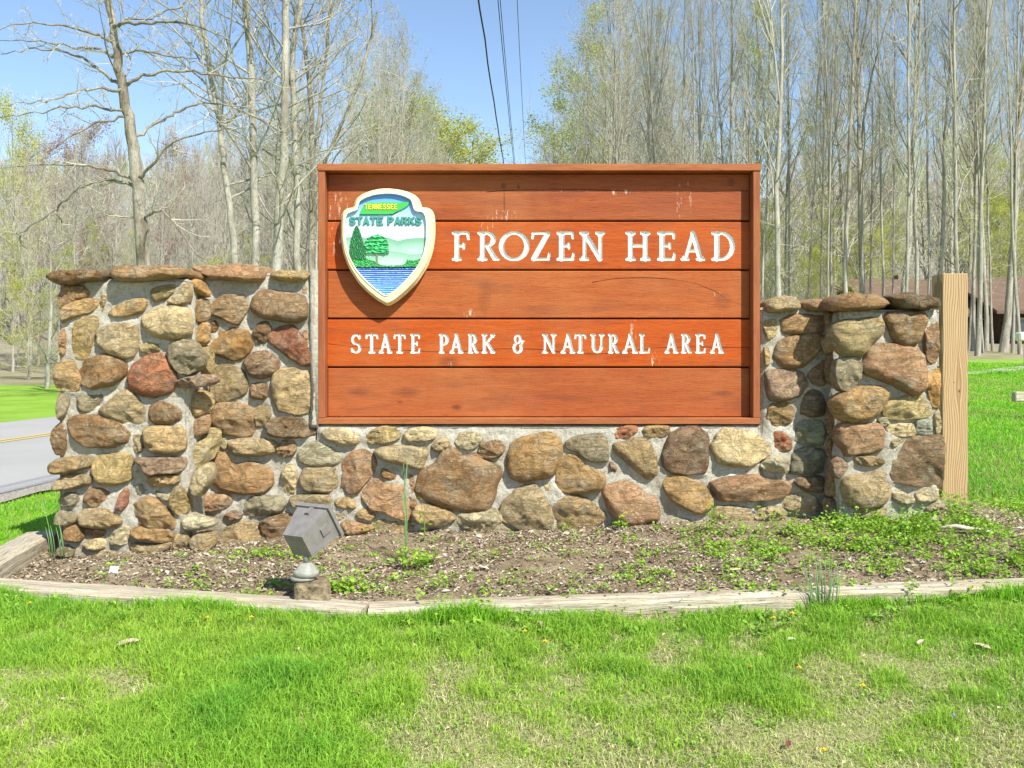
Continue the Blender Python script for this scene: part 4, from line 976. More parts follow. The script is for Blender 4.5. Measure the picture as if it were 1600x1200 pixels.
    o = bpy.data.objects.new('emblem_core', g.mesh('emblem_core')); COL.objects.link(o); o.data.materials.append(M['dark']); o.parent = em; o.location = -Vector(sign.location)
build_emblem()
# ---------------------------------------------------------------- timber post, edging, floodlight
YQ = 6.0
post = Geo(); pxl, pxr = (1473 - CX) / F * YQ, (1512.5 - CX) / F * YQ; zt_post = zt(427, YQ)
post.box((pxl, YQ, gzf(2.7, 6) - 0.3), (pxr, YQ + 0.158, zt_post), bev=0.004)
o = link('timber_post', post.mesh('timber_post'), None, M['pine']); tag(o, 'square new yellow-brown timber post standing at the right end of the stone wall', 'post')
def timber(label, a, b, w, h, seed, ztopa, ztopb, nm='landscape_timber'):
    a = np.array(a, float); b = np.array(b, float); L = np.linalg.norm(b - a); u = (b - a) / L; nrm = np.array([u[1], -u[0]])
    n = int(L / 0.03); prof = [(-w/2, -h), (-w/2, -0.012), (-w/2 + 0.010, 0), (-w/4, .002), (0, .003), (w/4, .002), (w/2 - 0.010, 0), (w/2, -0.012), (w/2, -h*.5), (w/2, -h)]
    V = []
    for i in range(n + 1):
        t = i / n; c = a + (b - a) * t; z = ztopa + (ztopb - ztopa) * t
        for j, (s, dz) in enumerate(prof):
            nn = mnoise.noise(Vector((t * L * 3, j * 0.9, seed))); n2 = mnoise.noise(Vector((t * L * 14, j * 2.1, seed + 5)))
            sp = s + (nn * 0.008 + n2 * 0.003); V.append((c[0] + nrm[0] * sp, c[1] + nrm[1] * sp, z + dz + nn * 0.007 + n2 * 0.003))
    k = len(prof); i = np.arange(n)[:, None] * k; j = np.arange(k - 1)[None]
    Q = np.stack([i + j, i + j + 1, i + k + j + 1, i + k + j], -1).reshape(-1, 4)
    T = [(0, m, m + 1) for m in range(1, k - 1)] + [(n*k, n*k + m + 1, n*k + m) for m in range(1, k - 1)]
    V = np.array(V); c0 = np.array([(a[0]+b[0])/2, (a[1]+b[1])/2, (ztopa+ztopb)/2])
    V -= c0; ang = math.atan2(u[1], u[0]); ca, sa = math.cos(-ang), math.sin(-ang)
    V[:, :2] = V[:, :2] @ np.array([[ca, sa], [-sa, ca]])
    f = V[Q[3]]; 
    o = link(nm, mesh_np(nm, V, T, Q, smooth=False), None, M['grey_timber']); o.location = c0; o.rotation_euler = (0, 0, ang)
    return tag(o, label, 'edging timber', 'grey timbers edging the planting bed')
timber('grey edging timber along the front left of the bed, its end past the floodlight', (-2.95, 4.44), (-0.60, 3.98), 0.16, 0.15, 1, CZ - 1.00, CZ - 1.025)
timber('longest pale grey edging timber, running along the front right of the bed', (-0.59, 3.975), (3.3, 4.16), 0.13, 0.15, 2, CZ - 1.023, CZ - 0.925)
timber('short grey edging timber running back beside the left end of the stone wall', (-2.52, 4.45), (-2.72, 5.55), 0.17, 0.16, 3, CZ - 0.985, CZ - 1.0)

def floodlight():
    base = P(482, 928, 4.12); zb = float(bedz(base.x, base.y))
    root = empty('floodlight', (base.x, base.y, zb + 0.10), 'bronze box floodlight on a grey round junction box, aimed up at the sign', 'floodlight')
    b = Geo(); Mx = __import__('mathutils').Matrix
    b.box((-0.075, -0.08, -0.09), (0.075, 0.09, 0.0), bev=0.012)
    me = b.mesh('mounting_block')
    ob = link('concrete_block', me, None, M['block']); ob.location = (base.x + .015, base.y, zb + 0.082); ob.rotation_euler = (0, 0, 0.25)
    tag(ob, 'rough square brown block under the round junction box of the floodlight', 'block')
    z0 = zb + 0.085; cx, cy = base.x - 0.01, base.y
    g = Geo(); g.lathe([(0.0, z0), (0.052, z0), (0.055, z0 + .006), (0.055, z0 + .012), (0.044, z0 + .016), (0.0, z0 + .018)], (cx - .012, cy, 0)); link('base_plate', g.mesh('base_plate', True), root, M['galv'])
    g = Geo(); g.lathe([(0.045, z0 + .014), (0.055, z0 + .018), (0.055, z0 + .038), (0.048, z0 + .042), (0.044, z0 + .044), (0.036, z0 + .062), (0.022, z0 + .072), (0.0, z0 + .074)], (cx, cy, 0))
    jb = link('junction_box', g.mesh('junction_box', True), root, M['galv'])
    for a in (-1.9, -0.7): 
        g = Geo(); q = Vector((cx + .055 * math.cos(a), cy + .055 * math.sin(a), z0 + .035)); d = Vector((math.cos(a), math.sin(a), 0))
        g.tube([q - d * .004, q + d * .007], [.009, .008], 8); s = link('screw', g.mesh('screw'), None, M['galv']); s.parent = jb; s.location = -Vector(root.location)
    th, ph = math.radians(30), math.radians(34)
    A = Vector((math.sin(th) * math.cos(ph), math.cos(th) * math.cos(ph), math.sin(ph))); W = Vector((math.cos(th), -math.sin(th), 0)); U = W.cross(A)
    back = P(465, 853, 4.10) + A * 0.0                      # centre of the back face
    def loc(w, u, a): return back + W * w + U * u + A * a
    hw0, hh0, hw1, hh1, L = 0.054, 0.058, 0.085, 0.074, 0.162
    g = Geo(); V = [loc(s * hw0, t * hh0, 0) for s, t in ((-1,-1),(1,-1),(1,1),(-1,1))] + [loc(s * hw1, t * hh1, L) for s, t in ((-1,-1),(1,-1),(1,1),(-1,1))]
    g.add(V, q=[(0,3,2,1),(4,5,6,7),(0,1,5,4),(1,2,6,5),(2,3,7,6),(3,0,4,7)]); link('lamp_housing', g.mesh('lamp_housing'), root, M['fixture'])
    g = Geo(); r = 1.10
    def slab(w0, w1, u0, u1, a0, a1):
        g.add([loc(w, u, a) for a in (a0, a1) for u in (u0, u1) for w in (w0, w1)], q=[(0,2,3,1),(4,5,7,6),(0,1,5,4),(2,6,7,3),(0,4,6,2),(1,3,7,5)])
    w, u = hw1 * 1.12, hh1 * 1.12
    slab(-w, w, u - .010, u, L - .004, L + .016); slab(-w, w, -u, -u + .010, L - .004, L + .016); slab(-w, -w + .010, -u + .011, u - .011, L - .003, L + .015); slab(w - .010, w, -u + .011, u - .011, L - .003, L + .015)
    link('lens_frame', g.mesh('lens_frame'), root, M['fixture'])
    g = Geo(); slab(-w + .012, w - .012, -u + .012, u - .012, L + .001, L + .006); link('lens', g.mesh('lens'), root, m_simple('lamp_glass', (0.25, 0.27, 0.27), 0.15, 0.6))
    g = Geo(); f = lambda a: hw0 + (hw1 - hw0) * a / L
    V = [back + W * (f(a) + o_) + U * uu + A * a for o_ in (0.0, 0.007) for (uu, a) in ((-.018, .085), (.022, .085), (.022, .130), (-.018, .130))]
    g.add(V, q=[(0,1,2,3),(4,7,6,5),(0,4,5,1),(1,5,6,2),(2,6,7,3),(3,7,4,0)]); link('side_cover', g.mesh('side_cover'), root, M['fixture'])
    g = Geo(); f2 = hh0 + (hh1 - hh0) * .8
    V = [back + W * ww + U * (f2 + o_) + A * a for o_ in (0.0, 0.009) for (ww, a) in ((-.012, .12), (.010, .12), (.014, L), (-.008, L))]
    g.add(V, q=[(0,1,2,3),(4,7,6,5),(0,4,5,1),(1,5,6,2),(2,6,7,3),(3,7,4,0)]); link('latch', g.mesh('latch'), root, M['fixture'])
    g = Geo(); top = back - U * 0.055 + A * 0.03; bot = Vector((cx, cy, z0 + .070))
    g.tube([bot, bot + Vector((0, 0, .028)), (bot + top) / 2 + Vector((0, 0, .01)), top], [.013, .012, .019, .026], 10); link('knuckle', g.mesh('knuckle', True), root, M['fixture'])
floodlight()

# ---------------------------------------------------------------- grass, weeds, litter
def blades(name, pts, h, w, col, lean, label, mat='grass'):
    n = len(pts); a = rng.uniform(0, 2 * np.pi, n); f = rng.uniform(0, 2 * np.pi, n)
    d = np.stack([np.cos(a), np.sin(a), np.zeros(n)], 1) * (w / 2)[:, None]
    l = np.stack([np.cos(f), np.sin(f), np.zeros(n)], 1) * (lean * h)[:, None]
    up = np.zeros((n, 3)); up[:, 2] = h; p = np.asarray(pts, float)
    m = p + l * 0.3 + up * 0.6; t = p + l + up * np.clip(1 - 0.35 * lean, .3, 1)[:, None]
    V = np.stack([p - d, p + d, m - d * .75, m + d * .75, t], 1).reshape(-1, 3)
    i = np.arange(n)[:, None] * 5; Q = i + np.array([[0, 1, 3, 2]]); T = i + np.array([[2, 3, 4]])
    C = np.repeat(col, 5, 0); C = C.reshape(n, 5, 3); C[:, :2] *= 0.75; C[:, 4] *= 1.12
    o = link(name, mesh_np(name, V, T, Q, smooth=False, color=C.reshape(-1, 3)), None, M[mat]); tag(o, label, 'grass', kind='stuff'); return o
def pn(x, y, s, o=0.0): return np.array([mnoise.noise(Vector((a * s + o, b * s, 1.7 + o))) for a, b in zip(x, y)])
def timber_y(x): return np.interp(x, [-2.95, -0.6, 3.3], [4.36, 3.91, 4.10]) 
def lawn_front():
    n = 320000; y = 2.25 + (rng.random(n) ** 0.85) * 2.15; x = rng.uniform(-1, 1, n) * (y * 0.56 + 0.12)
    keep = y < timber_y(x) - 0.01; x, y = x[keep], y[keep]
    a = pn(x, y, 1.15, 3); b = pn(x, y, 4.2, 9); c = pn(x, y, 0.55, 20)
    lush = np.clip(0.70 + 0.55 * a + 0.85 * b + 0.6 * pn(x, y, 9.0, 31) - 0.05 * np.clip(x, 0, 2) - 0.30 * np.clip((x - 0.0) / 1.6, 0, 1) * np.clip((3.6 - y) / 0.9, 0, 1) + 0.25 * (x < -0.3), 0, 1)
    keep = rng.random(len(x)) < (0.62 + 0.38 * lush); x, y, lush, a, b, c = [q[keep] for q in (x, y, lush, a, b, c)]
    n = len(x); dry = rng.random(n) < (0.62 - 0.50 * lush)
    h = np.where(dry, rng.uniform(.015, .04, n), (0.018 + 0.042 * lush ** 1.5) * rng.uniform(.45, 1.45, n))
    tuft = np.clip(b * 3 - 0.6, 0, 1) * np.clip(a * 2 + .3, 0, 1); h = h * (1 + 0.6 * tuft)
    w = rng.uniform(.0022, .0042, n); lean = np.where(dry, rng.uniform(.6, 1.8, n), rng.uniform(.15, .95, n))
    g0 = np.array([0.29, 0.52, 0.05]); g1 = np.array([0.15, 0.40, 0.04]); st = np.array([0.66, 0.64, 0.34]); yl = np.array([0.50, 0.63, 0.09])
    t = np.clip(0.30 + 0.8 * b + 0.3 * tuft + rng.normal(0, .2, n), 0, 1)[:, None]
    col = g0 * (1 - t) + g1 * t; u = np.clip(0.45 - 0.9 * a + rng.normal(0, .25, n), 0, 1)[:, None] * 0.6; col = col * (1 - u) + yl * u
    col[dry] = st * rng.uniform(.6, 1.1, (dry.sum(), 1)); col *= rng.uniform(.75, 1.2, (n, 1))
    z = gz(x, y) - 0.004
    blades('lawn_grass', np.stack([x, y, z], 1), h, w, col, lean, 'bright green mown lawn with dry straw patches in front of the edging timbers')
lawn_front()
def lawn_far(name, label, xr_, yr_, n, hh, cond=None, dens=1.0):
    y = yr_[0] + rng.random(n) ** 1.7 * (yr_[1] - yr_[0]); lo, hi = xr_
    x = lo(y) + rng.random(n) * (hi(y) - lo(y))
    if cond is not None: k_ = cond(x, y); x, y = x[k_], y[k_]
    n = len(x); b = pn(x, y, 1.6, 4); a = pn(x, y, 0.5, 2)
    h = hh * (1 + 0.5 * b) * rng.uniform(.5, 1.4, n) * (1 + (y - yr_[0]) * 0.02); w = rng.uniform(.004, .006, n) * (1 + (y - yr_[0]) * 0.12)
    t = np.clip(0.4 + b + rng.normal(0, .2, n), 0, 1)[:, None]; col = np.array([0.30, 0.58, 0.035]) * (1 - t) + np.array([0.18, 0.48, 0.03]) * t
    dry = rng.random(n) < 0.12 + 0.25 * (a < -0.1); col[dry] = np.array([0.40, 0.38, 0.17]); col *= rng.uniform(.75, 1.2, (n, 1))
    blades(name, np.stack([x, y, gz(x, y) - 0.005], 1), h, w, col, rng.uniform(.2, .9, n), label)
lawn_far('lawn_grass', 'bright green lawn to the right of the timber post', (lambda y: 0.40 * y + 0.3, lambda y: 0.60 * y), (4.0, 34), 95000, 0.045, lambda x, y: (y > timber_y(x) + 0.12) & ((x > 3.15) | (y > 6.25) | (x > 2.95) & (y > 5.6)))
lawn_far('verge_grass', 'rough patchy grass verge between the road and the left end of the wall', (lambda y: -0.60 * y, lambda y: -0.44 * y), (4.55, 9.0), 26000, 0.03, lambda x, y: (x > xr(y) + 0.12) & (x < -2.62 - (y - 4.45) * .12))
def front_gap():
    n = 17000; x = rng.uniform(-2.6, 2.9, n); y = timber_y(x) - np.abs(rng.normal(0, 0.025, n)); a = pn(x, y, 2.6, 7)
    k_ = rng.random(n) < np.clip(0.55 + a * 1.6 - 0.3 * (x < -1.6), 0.02, 1); x, y, a = x[k_], y[k_], a[k_]; n = len(x)
    h = rng.uniform(.05, .12, n) * (0.7 + np.clip(a, 0, 1)); col = np.array([0.26, 0.52, 0.04]) * rng.uniform(.7, 1.3, (n, 1))
    blades('edge_grass', np.stack([x, y, gz(x, y) - .004], 1), h, rng.uniform(.0025, .0045, n), col, rng.uniform(.1, .7, n), 'taller uncut grass growing against the front face of the edging timbers')
front_gap()
def leaves(pts, size, col, flat=0.5, aspect=0.75):     # folded four-cornered leaves
    n = len(pts); a = rng.uniform(0, 2*np.pi, n); up = np.stack([rng.normal(0, flat, n), rng.normal(0, flat, n), np.ones(n)], 1); up /= np.linalg.norm(up, axis=1)[:, None]
    d = np.stack([np.cos(a), np.sin(a), np.zeros(n)], 1); d -= up * (d * up).sum(1)[:, None]; d /= np.linalg.norm(d, axis=1)[:, None]; s = np.cross(up, d)
    S = np.asarray(size)[:, None]; p = np.asarray(pts, float)
    V = np.stack([p - d * S, p + s * S * aspect + up * S * .25, p + d * S, p - s * S * aspect + up * S * .25], 1).reshape(-1, 3)
    i = np.arange(n)[:, None] * 4; T = np.concatenate([i + [[0, 1, 2]], i + [[0, 2, 3]]]); return V, T, np.repeat(col, 4, 0)
def litter():
    n = 40000; x = rng.uniform(-2.6, 3.2, n); y = rng.uniform(4.0, 5.6, n); ok = (y > timber_y(x) + 0.10) & ((x < 2.9)) & (rng.random(n) < np.clip(.65 + 1.2 * pn(x, y, 1.7, 5), .12, 1)); x, y = x[ok], y[ok]; n = len(x)
    p = np.stack([x, y, bedz(x, y) + rng.uniform(.001, .010, n)], 1); pal = np.array([(.34,.28,.19), (.42,.36,.26), (.24,.18,.12), (.52,.47,.38), (.28,.22,.16), (.16,.11,.07)])
    col = pal[rng.choice(6, n, p=[.26, .2, .2, .08, .16, .10])] * rng.uniform(.8, 1.15, (n, 1))
    V, T, C = leaves(p, rng.uniform(.004, .014, n) * np.where(rng.random(n) < .08, 2.0, 1), col, 0.45, 0.42)
    o = link('mulch_litter', mesh_np('mulch_litter', V, T, color=C), None, M['litter']); tag(o, 'grey-brown shredded mulch and dead leaves covering the planting bed', 'mulch', kind='stuff')
    n = 420; x = rng.uniform(-2.5, 2.4, n); y = rng.uniform(4.1, 5.4, n); g = Geo()      # pale pebbles
    for a, b in zip(x, y):
        if b < timber_y(a) + .12: continue
        r = R.uniform(.003, .009); z = float(bedz(a, b)); 
        v = np.array([(1,0,0),(-1,0,0),(0,1,0),(0,-1,0),(0,0,.7),(0,0,-.7)]) * r * np.array([R.uniform(.7, 1.5), R.uniform(.7, 1.4), 1]) + (a, b, z + r * .5)
        g.add(v, [(0,2,4),(2,1,4),(1,3,4),(3,0,4),(2,0,5),(1,2,5),(3,1,5),(0,3,5)])
    o = link('pebbles', g.mesh('pebbles', True), None, m_simple('pale_pebble', (0.52, 0.48, 0.41), 0.85, 0.2, 8, 0.3)); tag(o, 'small pale pebbles scattered over the soil of the bed', 'pebbles', kind='stuff')
    n = 700; x = rng.uniform(-2.0, 2.2, n); y = rng.uniform(2.4, 3.85, n)
    p = np.stack([x, y, gz(x, y) + rng.uniform(.006, .03, n)], 1); col = np.array([(.42, .33, .22)]) * rng.uniform(.6, 1.2, (n, 1))
    V, T, C = leaves(p, rng.uniform(.003, .011, n), col, 0.7, 0.5)
    o = link('leaf_litter', mesh_np('leaf_litter', V, T, color=C), None, M['litter']); tag(o, 'scraps of dead leaf lying on the front lawn', 'leaf litter', kind='stuff')
litter()
def on_bed(x, y):
    if y < timber_y(x) + .02: return gzf(x, y)
    return float(bedz(x, y)) if x < 2.6 else max(float(bedz(x, y)) * 0, gzf(x, y) - 0.01)
def clump(cx, cy, rx, ry, n, h, ls, g0=(0.33, 0.49, 0.05), g1=(0.17, 0.36, 0.035)):
    m = max(3, n // 7); sx = rng.normal(cx, rx / 2, m); sy = rng.normal(cy, ry / 2, m); V = []; P_ = []; S = []
    for a, b in zip(sx, sy):
        z = on_bed(a, b); hh = h * R.uniform(.4, 1.15); k = max(3, n // m)
        lx, ly = R.gauss(0, .25) * hh, R.gauss(0, .25) * hh
        for q in range(k):
            t = R.uniform(.25, 1); P_.append((a + lx * t + R.gauss(0, ls * 1.1), b + ly * t + R.gauss(0, ls * 1.1), z + hh * t)); S.append(ls * R.uniform(.5, 1.2))
    P_ = np.array(P_); t = rng.random((len(P_), 1)); col = (np.array(g0) * (1 - t) + np.array(g1) * t) * rng.uniform(.75, 1.2, (len(P_), 1))
    return leaves(P_, np.array(S), col, 0.6, 0.7), (sx, sy, h)
def stuff_weeds():
    Vs = []; Ts = []; Cs = []; n0 = 0
    def add(r):
        nonlocal n0
        V, T, C = r[0]; Vs.append(V); Ts.append(T + n0); Cs.append(C); n0 += len(V)
    # right part of the bed and the foot of the pillar and post are thick with seedlings
    for _ in range(420):
        x = R.uniform(0.95, 3.25); y = R.uniform(4.25, 5.25); 
        if x < 1.7 and R.random() < .5: continue
        add(clump(x, y, .09, .07, R.randint(22, 55), R.uniform(.03, .085), R.uniform(.007, .013)))
    for _ in range(70): add(clump(R.uniform(1.45, 2.5), R.uniform(5.05, 5.28) if R.random() < .75 else 4.9, .08, .05, R.randint(22, 50), R.uniform(.06, .13), R.uniform(.008, .013)))
    for _ in range(60): add(clump(R.uniform(2.42, 3.5), R.uniform(5.25, 6.0), .10, .1, R.randint(45, 90), R.uniform(.08, .17), R.uniform(.009, .014)))
    for _ in range(260):
        x = R.uniform(-2.2, 1.3); y = R.choice([R.uniform(4.12, 4.5), R.uniform(4.2, 5.3)]); add(clump(x, y, .05, .04, R.randint(8, 22), R.uniform(.02, .06), R.uniform(.006, .011)))
    for px, py in ((560,905),(640,880),(760,890),(850,880),(700,925),(1000,905),(985,870),(880,850),(965,850),(1080,860),(1040,885),(960,920),(880,935),(590,840),(1190,835),(1110,820)):
        d = 1.04 * F / (py - HY) ; add(clump((px - CX) / F * d, min(d, 5.42), .07, .04, R.randint(24, 46), R.uniform(.05, .10), R.uniform(.009, .014)))
    for _ in range(170):                              # broad-leaved weeds and clover in the turf by the timbers
        x = R.uniform(-2.2, 2.3); y = float(timber_y(x)) - abs(R.gauss(0, .16)) - .03
        if R.random() < (.35 if x > -.2 else .8): continue
        add(clump(x, y, .07, .04, R.randint(14, 34), R.uniform(.03, .07), R.uniform(.008, .014), (.27, .45, .05), (.12, .30, .03)))
    for _ in range(60): add(clump(R.uniform(-1.6, 1.8), R.uniform(2.7, 3.7), .06, .05, R.randint(12, 26), R.uniform(.02, .045), R.uniform(.006, .010), (.30, .47, .06), (.14, .33, .03)))
    for px in range(640, 1600, 13):                   # seedlings on both sides of the timber
        x = (px + R.uniform(-10, 10) - CX) / F * 3.95; yy = float(timber_y(x)) - R.uniform(-.12, .08); V = clump(x, yy, .05, .02, R.randint(14, 36), R.uniform(.05, .10), R.uniform(.010, .016)); V[0][0][:, 2] -= 0.03; add(V)
    o = link('weed_cover', mesh_np('weed_cover', np.vstack(Vs), np.vstack(Ts), color=np.vstack(Cs)), None, M['weed']); tag(o, 'yellow-green seedlings and creeping weeds spread over the planting bed', 'weeds', kind='stuff')
stuff_weeds()
def plant(name, label, x, y, specs, stems=3, group=None):
    root = empty(name, (x, y, on_bed(x, y)), label, 'weed', group); stm = m_simple(name + '_stem', (0.17, 0.24, 0.05)); Vs = []; n0 = 0; Ts = []; Cs = []
    for (dx, dy, rx, ry, n, h, ls, g0, g1) in specs:
        (V, T, C), (sx, sy, hh) = clump(x + dx, y + dy, rx, ry, n, h, ls, g0, g1); Vs.append(V); Ts.append(T + n0); Cs.append(C); n0 += len(V)
        for a, b in list(zip(sx, sy))[:stems * 3]:
            z = on_bed(a, b); g = Geo(); g.tube([(a, b, z - .01), (a + R.gauss(0, .004), b, z + h * .5), (a + R.gauss(0, .008), b, z + h * .9)], [.0016, .0013, .0008], 4); link('stem', g.mesh('stem'), root, stm)
    link('leaves', mesh_np('leaves', np.vstack(Vs), np.vstack(Ts), color=np.vstack(Cs)), root, M['weed'])
YG = (0.36, 0.52, 0.05); G1 = (0.18, 0.38, 0.03); DG = (0.06, 0.20, 0.03)
plant('seedling', 'dark green broad-leaved seedling just left of the floodlight base', P(440, 905, 4.3).x, 4.3, [(0, 0, .04, .02, 16, .11, .018, DG, G1)])
plant('creeping_weed', 'low yellow-green creeping weed mat between the wall and the floodlight', P(425, 862, 5.0).x, 4.98, [(0, 0, .22, .09, 330, .05, .010, YG, G1)])
plant('leafy_weed', 'bright green leafy weed clump just right of the floodlight block', P(535, 915, 4.25).x, 4.22, [(0, 0, .13, .06, 150, .07, .013, YG, G1)])
plant('leafy_weed', 'thin stalk of round bright green leaves against the wall foot below the largest stone', P(665, 845, 5.3).x, 5.25, [(0, 0, .03, .01, 16, .22, .015, YG, G1)])
plant('leafy_weed', 'upright bright green weed at the wall foot left of the sign corner', P(1112, 830, 5.3).x, 5.28, [(0, 0, .05, .02, 60, .16, .012, YG, G1)])
plant('leafy_weed', 'weed clump with lobed leaves round the base of the tall grass stalk', P(650, 885, 4.7).x, 4.7, [(0, 0, .14, .07, 110, .08, .017, YG, G1)])
def grass_stalk(name, label, pts, r, extra=()):
    root = empty(name, pts[0], label, 'grass'); m = m_simple('blue_green_stalk', (0.14, 0.27, 0.09), 0.5, 0.4)
    for path in [pts] + list(extra):
        g = Geo(); k_ = len(path); g.tube(path, np.linspace(r, r * .35, k_), 5); link('blade', g.mesh('blade', True), root, m)
b0 = P(634, 890, 4.85)
grass_stalk('onion_grass', 'tall thin upright grass stalk in front of the wall below the shield', [tuple(b0 - Vector((0, 0, .05))), tuple(P(634, 840, 4.85)), tuple(P(632, 775, 4.86)), tuple(P(637, 718, 4.87))], .0045,
            [[tuple(b0), tuple(P(633, 810, 4.84)), tuple(P(629, 770, 4.83))], [tuple(b0), tuple(P(636, 800, 4.88)), tuple(P(630, 725, 4.9)), tuple(P(627, 746, 4.9))]])
tf = P(1292, 950, 3.95); tx_, ty_ = tf.x, float(timber_y(tf.x)) - .02
bl = []
for _ in range(26):
    a, b = R.gauss(0, .035), R.gauss(0, .012); h = R.uniform(.13, .25); z = gzf(tx_, ty_)
    bl.append([(tx_ + a, ty_ + b, z - .01), (tx_ + a * 1.3, ty_ + b, z + h * .5), (tx_ + a * 1.8 + R.gauss(0, .012), ty_ + b + R.gauss(0, .012), z + h)])
grass_stalk('tall_grass_tuft', 'tall blue-green tuft of grass crossing the right edging timber', bl[0], .0022, bl[1:])
bl = []; q0 = P(92, 862, 5.05)
for _ in range(7):
    a = R.gauss(0, .03); h = R.uniform(.1, .3); bl.append([(q0.x + a, q0.y, q0.z - .03), (q0.x + a - h * .08, q0.y, q0.z + h * .5), (q0.x + a - h * .2, q0.y, q0.z + h)])
grass_stalk('tall_grass_tuft', 'sparse green stalks at the left foot of the left pillar', bl[0], .003, bl[1:])
def flower(px, py, col, label, cat, grp, r=.011):
    d = 4.0; 
    for _ in range(12):
        x = (px - CX) / F * d; z = gzf(x, d); d = (CZ + .045 - z) and ((CZ - z - .045) * F / (py - HY))
    x = (px - CX) / F * d; z = gzf(x, d); root = empty('dandelion' if cat == 'dandelion' else 'violet', (x, d, z), label, cat, grp); r *= .8
    g = Geo(); g.tube([(x, d, z), (x, d, z + .04)], [.0012, .001], 4); link('stem', g.mesh('stem'), root, M['stemg'])
    g = Geo(); n = 10
    for q in range(n):
        a = q / n * 2 * math.pi; v = [(x, d, z + .041), (x + r * math.cos(a - .25), d + r * math.sin(a - .25), z + .045), (x + r * 1.15 * math.cos(a), d + r * 1.15 * math.sin(a), z + .047), (x + r * math.cos(a + .25), d + r * math.sin(a + .25), z + .045)]
        g.add(v, [(0, 1, 2), (0, 2, 3)])
    g.lathe([(0, z + .043), (r * .5, z + .048), (0, z + .053)], (x, d, 0), 8); link('flower_head', g.mesh('flower_head'), root, M[col])
M['stemg'] = m_simple('flower_stem', (0.16, 0.28, 0.05)); M['yel'] = m_simple('yellow_petal', (0.75, 0.47, 0.02)); M['vio'] = m_simple('violet_petal', (0.30, 0.22, 0.62))
DL = [(47, 942, 'dandelion nearest the left edge, below the left edging timber'), (88, 934, 'dandelion just below the left edging timber, right of the leftmost one'), (324, 965, 'left one of the close pair of dandelions left of the floodlight'),
      (393, 964, 'right one of the pair of dandelions below the floodlight'), (852, 1002, 'dandelion on the lawn left of the bare patch'), (820, 986, 'dandelion close under the timber joint, right of centre'),
      (1209, 965, 'left of two close dandelions beside the tall grass tuft'), (1238, 958, 'right of two close dandelions beside the tall grass tuft'), (1173, 1042, 'dandelion in the middle of the right lawn'),
      (1348, 1071, 'lowest right dandelion on the right lawn'), (1249, 1043, 'dandelion just right of the middle of the right lawn'), (1287, 1171, 'dandelion near the bottom edge on the right')]
for px, py, lb in DL: flower(px, py, 'yel', 'small yellow ' + lb, 'dandelion', 'yellow dandelions on the lawn')
for px, py, lb in [(119, 937, 'single tiny violet flower below the left edging timber'), (808, 947, 'tiny violet flower under the middle of the timbers'), (1490, 1118, 'tiny violet flower at the lower right of the lawn')]: flower(px, py, 'vio', lb, 'flower', 'violet flowers on the lawn', .008)
def dead_leaf(px, py, s, label, col, rot):
    d = 3.3
    for _ in range(12): x = (px - CX) / F * d; d = (CZ - gzf(x, d) - .03) * F / (py - HY)
    g = Geo(); n = 9; V = []
    for i in range(n):
        t = i / (n - 1); w = s * .42 * math.sin(math.pi * t) ** .8 * (1 + .25 * math.sin(9 * t)); l = (t - .5) * 2 * s; zc = s * .25 * math.cos(2.5 * (t - .5)) 
        V += [(l, -w, zc + s * .18), (l, 0, zc), (l, w, zc + s * .22)]
    g.add(V, q=[(3*i + j, 3*i + 3 + j, 3*i + 4 + j, 3*i + 1 + j) for i in range(n - 1) for j in range(2)])
    o = link('dead_leaf', g.mesh('dead_leaf', True), None, m_simple('dead_leaf_mat', col, .8, .2, 60, .25)); o.location = (x, d, gzf(x, d) + .022); o.rotation_euler = (R.uniform(-.2, .2), R.uniform(-.2, .2), rot)
    tag(o, label, 'leaf', 'curled dead leaves on the lawn')
dead_leaf(200, 1005, .042, 'large curled grey-brown dead leaf on the left lawn', (.45, .35, .28), .5)
dead_leaf(558, 1083, .030, 'pinkish brown dead leaf in the middle of the lawn', (.52, .33, .24), 2.6)
dead_leaf(397, 1028, .024, 'small pale dead leaf on the lawn left of centre', (.55, .48, .38), 2.9)
dead_leaf(1236, 998, .024, 'whitish dead leaf beside the left lush patch of the right lawn', (.66, .6, .5), .3)
dead_leaf(1440, 1003, .028, 'pale pink dead leaf on the right lawn below the timber', (.6, .45, .38), .8)
dead_leaf(1535, 1010, .034, 'tan dead leaf on the dark grass patch at the right', (.5, .4, .28), 2.3)
dead_leaf(1232, 1160, .020, 'dark red-brown dead leaf near the bottom right', (.18, .05, .05), 1.3)
dead_leaf(845, 975, .03, 'brown dead leaf under the timber right of centre', (.4, .3, .24), 1.9)
# paper scrap, yellow tag, driftwood stick
q = P(177, 884, 4.72); g = Geo(); V = [(-.022, 0, 0), (.018, 0, -.004), (.024, .004, .030), (-.016, .012, .036), (0, .004, .014)]
g.add(V, [(0,1,4),(1,2,4),(2,3,4),(3,0,4)]); o = link('paper_scrap', g.mesh('paper_scrap'), None, m_simple('white_paper', (.78, .78, .74))); o.location = (q.x, q.y, float(bedz(q.x, q.y)) + .006); o.rotation_euler = (-.5, 0, .2); tag(o, 'small crumpled white paper scrap on the soil before the left pillar', 'paper')
q = P(1149, 899, 4.35); g = Geo(); g.add([(-.024, -.008, 0), (.026, -.012, .004), (.03, .014, .010), (0, .02, .016), (-.022, .014, .008)], [(0,1,2),(0,2,3),(0,3,4)]); o = link('plant_tag', g.mesh('plant_tag'), None, m_simple('pale_yellow_tag', (.70, .66, .30))); o.location = (q.x, q.y, float(bedz(q.x, q.y)) + .01); o.rotation_euler = (-.35, 0, 0); tag(o, 'pale yellow scrap lying on the mulch behind the right timber', 'scrap')
g = Geo(); a = P(1460, 846, 5.0); 
